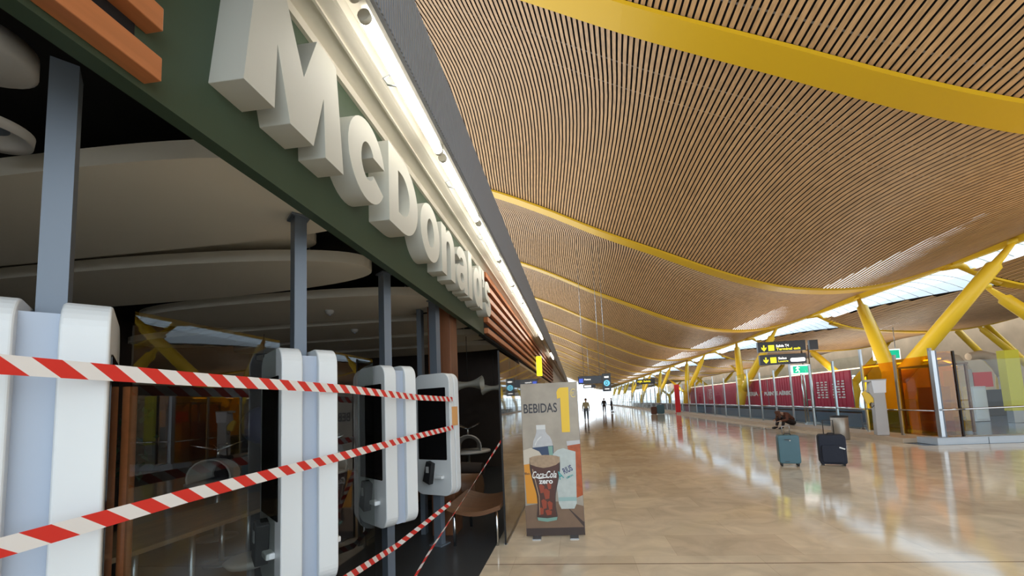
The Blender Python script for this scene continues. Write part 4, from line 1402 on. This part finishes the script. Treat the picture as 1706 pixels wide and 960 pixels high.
# things behind the right-hand glass
t = thing('yellow_panel', 'upright olive yellow box panel at the right edge behind the glass', 'panel', (16.6, 17.0, 0))
box('panel', 'olive_yellow', -0.25, 0.25, -0.15, 0.15, 0.45, 2.76, t, bevel=0.01)
box('foot', 'steel', -0.2, 0.2, -0.12, 0.12, 0, 0.45, t)
t = thing('check_in_desk', 'pale grey desk tower behind the glass at right, next to a red screen', 'desk', (17.6, 20.5, 0))
box('tower', 'machine_grey', 0.0, 0.85, 0, 0.5, 0, 2.2, t, bevel=0.02)
box('red_screen', 'red_totem', 0.95, 1.75, 0.1, 0.2, 1.35, 2.05, t)
box('counter', 'rubber', 0.86, 3.0, 0.2, 0.9, 0, 1.2, t)
t = thing('white_box', 'pale blue white box cabinet standing behind the glass at right', 'cabinet', (16.35, 18.2, 0))
box('body', 'box_white', -0.27, 0.27, -0.2, 0.2, 0, 1.42, t, bevel=0.02)
box('door', 'paper', -0.22, 0.22, -0.21, -0.2, 0.1, 1.35, t)
for xx, side in ((20.3, 'left'), (22.1, 'right')):
    t = thing('cream_canopy', 'cream rounded canopy behind the barrier at the far right, %s one of two' % side, 'canopy', (xx, 24.0, 0))
    MB().tube([(-0.6, 0, 3.0), (0, 0, 3.08), (0.5, 0, 2.9), (0.85, 0, 2.35), (0.95, 0, 1.8)], [0.20, 0.25, 0.28, 0.28, 0.2], 14).build('hood', 'cream', t)
    MB().tube([(0.85, 0, 0), (0.85, 0, 2.0)], 0.12, 12).build('post', 'machine_grey', t)
t = thing('lift_enclosure', 'amber tinted glass lift enclosure behind the corner of the barrier', 'lift', (11.6, 14.2, 0))
for dx, dy in ((0, 0), (1.0, 0), (0, 1.3), (1.0, 1.3)):
    box('corner_post', 'bench_wood', dx - 0.03, dx + 0.03, dy - 0.03, dy + 0.03, 0, 2.2, t)
box('pane', 'amber_glass', 0, 1.0, -0.005, 0.005, 0.05, 2.15, t)
box('pane', 'amber_glass', -0.005, 0.005, 0, 1.3, 0.05, 2.15, t)
box('roof', 'bench_wood', -0.05, 1.05, -0.05, 1.35, 2.2, 2.25, t)
box('inner_cabin', 'olive_dark', 0.25, 0.8, 0.4, 1.0, 0, 1.5, t)

# ================================================================ PEOPLE


def skin(name, pts, edges, m, parent, sub=2, root=0):
    me = bpy.data.meshes.new(name)
    me.from_pydata([p[:3] for p in pts], edges, [])
    o = bpy.data.objects.new(name, me)
    C.objects.link(o)
    md = o.modifiers.new('skin', 'SKIN')
    me.skin_vertices.new() if hasattr(me.skin_vertices, 'new') and not me.skin_vertices else None
    for i, p in enumerate(pts):
        r = p[3]
        sv = me.skin_vertices[0].data[i]
        sv.radius = (r, p[4] if len(p) > 4 else r)
        sv.use_root = (i == root)
    s = o.modifiers.new('sub', 'SUBSURF')
    s.levels = s.render_levels = sub
    dg = bpy.context.evaluated_depsgraph_get()
    nm = bpy.data.meshes.new_from_object(o.evaluated_get(dg))
    bpy.data.objects.remove(o)
    nm.materials.clear()
    nm.materials.append(M[m])
    for p in nm.polygons:
        p.use_smooth = True
    ob = bpy.data.objects.new(name, nm)
    C.objects.link(ob)
    ob.parent = parent
    return ob


def figure(t, J, cloth_top, cloth_leg, hair, hair_long=False):
    """J: joints dict. One continuous body, clothing and hair as children."""
    pel, che, nek, hed = J['pelvis'], J['chest'], J['neck'], J['head']
    pts = [(*pel, 0.10), (*che, 0.13, 0.10), (*nek, 0.055), (*[(a + b) / 2 for a, b in zip(nek, hed)], 0.07), (*hed, 0.088, 0.10)]
    e = [(0, 1), (1, 2), (2, 3), (3, 4)]
    top = (Vector(hed) - Vector(nek)).normalized()
    pts.append((*(Vector(hed) + top * 0.08), 0.05))
    e.append((4, 5))
    for s in ('l', 'r'):
        b = len(pts)
        pts += [(*J[s + 'sho'], 0.06), (*J[s + 'elb'], 0.042), (*J[s + 'wri'], 0.027), (*J[s + 'han'], 0.036, 0.02)]
        e += [(1, b), (b, b + 1), (b + 1, b + 2), (b + 2, b + 3)]
        wri, han = Vector(J[s + 'wri']), Vector(J[s + 'han'])
        d = (han - wri).normalized()
        side = d.cross(Vector((0, 0, 1)))
        side = side.normalized() if side.length > 0.1 else Vector((0, 1, 0))
        bend = d.cross(side).normalized()
        for k in range(4):
            o = len(pts)
            q = han + side * (k - 1.5) * 0.019
            l = (0.06, 0.072, 0.068, 0.052)[k]
            pts += [(*(q + d * l * 0.6), 0.009), (*(q + d * l + bend * 0.02), 0.008)]
            e += [(b + 3, o), (o, o + 1)]
        o = len(pts)
        q = wri.lerp(han, 0.5) + side * 0.03
        pts += [(*(q + side * 0.012 + d * 0.02), 0.010), (*(q + side * 0.02 + d * 0.055), 0.009)]
        e += [(b + 2, o), (o, o + 1)]
        b = len(pts)
        pts += [(*J[s + 'hip'], 0.075), (*J[s + 'kne'], 0.055), (*J[s + 'ank'], 0.038), (*J[s + 'toe'], 0.035)]
        e += [(0, b), (b, b + 1), (b + 1, b + 2), (b + 2, b + 3)]
    skin('body', pts, e, 'skin', t)
    # top
    pts = [(*pel, 0.175), (*[(a + b) / 2 for a, b in zip(pel, che)], 0.17, 0.14), (*che, 0.185, 0.14), (*(Vector(che).lerp(Vector(nek), 0.8)), 0.075)]
    e = [(0, 1), (1, 2), (2, 3)]
    for s in ('l', 'r'):
        b = len(pts)
        pts += [(*J[s + 'sho'], 0.08), (*J[s + 'elb'], 0.062), (*(Vector(J[s + 'elb']).lerp(Vector(J[s + 'wri']), 0.9)), 0.045)]
        e += [(2, b), (b, b + 1), (b + 1, b + 2)]
    skin('jacket', pts, e, cloth_top, t)
    pts = [(*pel, 0.125)]
    e = []
    for s in ('l', 'r'):
        b = len(pts)
        pts += [(*J[s + 'hip'], 0.112), (*J[s + 'kne'], 0.082), (*(Vector(J[s + 'kne']).lerp(Vector(J[s + 'ank']), 0.95)), 0.055)]
        e += [(0, b), (b, b + 1), (b + 1, b + 2)]
    skin('trousers', pts, e, cloth_leg, t)
    for s in ('l', 'r'):
        a, b = Vector(J[s + 'ank']), Vector(J[s + 'toe'])
        MB().tube([a + Vector((0, 0, -0.02)) + (a - b) * 0.25, a.lerp(b, 0.5) + Vector((0, 0, -0.015)), b + (b - a) * 0.25], [0.04, 0.05, 0.032], 12).build('shoe', 'rubber', t)
    h = Vector(hed)
    fwd = Vector(J['face']).normalized()
    hp = [(*(h + top * 0.10 + fwd * 0.015), 0.088), (*(h + top * 0.05 - fwd * 0.035), 0.118), (*(h - top * 0.07 - fwd * 0.06), 0.085)]
    he = [(0, 1), (1, 2)]
    if hair_long:
        hp += [(*(h - top * 0.02 + Vector((-0.02, -0.09, -0.12))), 0.05), (*(h + Vector((-0.03, -0.10, -0.26))), 0.03),
               (*(h - top * 0.02 + Vector((-0.02, 0.09, -0.12))), 0.05), (*(h + Vector((-0.03, 0.10, -0.26))), 0.03)]
        he += [(1, 3), (3, 4), (1, 5), (5, 6)]
    skin('hair', hp, he, hair, t)
    # face details
    side = fwd.cross(top).normalized()
    f = MB()
    f.tube([h + fwd * 0.085 + top * 0.02, h + fwd * 0.12 - top * 0.015, h + fwd * 0.095 - top * 0.025], [0.009, 0.014, 0.010], 8)
    f.build('nose', 'skin', t)
    for sg in (-1, 1):
        MB().lathe([(0, -0.008), (0.010, 0), (0, 0.008)], seg=8).build('eye', 'rubber', t).location = h + fwd * 0.088 + top * 0.02 + side * 0.034 * sg
        MB().tube([h + side * 0.09 * sg + top * 0.02, h + side * 0.098 * sg, h + side * 0.09 * sg - top * 0.03], [0.010, 0.016, 0.009], 8).build('ear', 'skin', t)
    MB().tube([h + fwd * 0.094 - top * 0.048 - side * 0.022, h + fwd * 0.099 - top * 0.05, h + fwd * 0.094 - top * 0.048 + side * 0.022], 0.006, 6).build('mouth', 'jacket_rust', t)


# person sitting on the kerb, bent right forward over the knees
t = thing('person', 'person in a rust brown jacket sitting bent forward on the kerb behind the teal suitcase', 'person', (8.95, 18.2, 0), math.radians(14))
J = dict(pelvis=(0.30, 0, 0.26), chest=(-0.06, 0, 0.60), neck=(-0.26, 0, 0.66), head=(-0.38, 0.0, 0.68), face=(-0.55, 0, -0.8),
         lsho=(-0.10, 0.19, 0.62), lelb=(-0.26, 0.27, 0.40), lwri=(-0.46, 0.14, 0.38), lhan=(-0.53, 0.08, 0.36),
         rsho=(-0.10, -0.19, 0.62), relb=(-0.24, -0.29, 0.38), rwri=(-0.44, -0.16, 0.34), rhan=(-0.51, -0.10, 0.32),
         lhip=(0.22, 0.10, 0.24), lkne=(-0.26, 0.15, 0.46), lank=(-0.40, 0.15, 0.08), ltoe=(-0.55, 0.17, 0.04),
         rhip=(0.22, -0.10, 0.24), rkne=(-0.24, -0.15, 0.45), rank=(-0.36, -0.15, 0.08), rtoe=(-0.51, -0.17, 0.04))
figure(t, J, 'jacket_rust', 'trousers_dark', 'hair_brown', True)


def stand(x, y, lab, top, leg, rz=0.0, step=0.1, group=None):
    t = thing('person', lab, 'person', (x, y, 0), rz, group)
    J = dict(pelvis=(0, 0, 0.95), chest=(0, 0, 1.30), neck=(0, 0, 1.50), head=(0, -0.02, 1.63), face=(0, -1, 0),
             lsho=(0.18, 0, 1.40), lelb=(0.24, 0.03, 1.12), lwri=(0.25, -0.05, 0.88), lhan=(0.25, -0.07, 0.80),
             rsho=(-0.18, 0, 1.40), relb=(-0.24, 0.03, 1.12), rwri=(-0.25, -0.05, 0.88), rhan=(-0.25, -0.07, 0.80),
             lhip=(0.10, 0, 0.90), lkne=(0.11, -step, 0.50), lank=(0.11, -step * 0.6, 0.08), ltoe=(0.12, -step - 0.14, 0.035),
             rhip=(-0.10, 0, 0.90), rkne=(-0.11, step * 0.3, 0.50), rank=(-0.11, step, 0.08), rtoe=(-0.12, step - 0.14, 0.035))
    figure(t, J, top, leg, 'hair_brown')


stand(0.72, 31, 'person in a pale yellow top and dark trousers walking right of the poster', 'shirt_pale', 'walkway_blue')
stand(3.2, 47, 'dark clothed person standing far down the hall, left of the other one', 'trousers_dark', 'trousers_dark')
stand(4.3, 50, 'dark clothed person far down the hall, nearest to the glass barriers', 'navy_case', 'trousers_dark', 1.5)

# dark luggage heap by the far barrier
t = thing('luggage_trolley', 'small dark and blue bag cluster standing on the floor far down the hall', 'luggage', (7.5, 38.2, 0))
MB().prism(rrect(0.7, 0.85, 0.15, 6, 0.25, 0.45), lambda u, v: (u, -0.2, v), (0, 0.4, 0)).build('blue_bag', 'teal_case', t, bevel=0.03)
MB().prism(rrect(0.5, 0.7, 0.12, 6, -0.35, 0.36), lambda u, v: (u, -0.25, v), (0, 0.4, 0)).build('dark_bag', 'hair_brown', t, bevel=0.03)
MB().tube([(0.55, 0, 0.1), (0.62, 0, 0.9), (0.2, 0, 1.0)], 0.025, 8).build('handle', 'rubber', t)
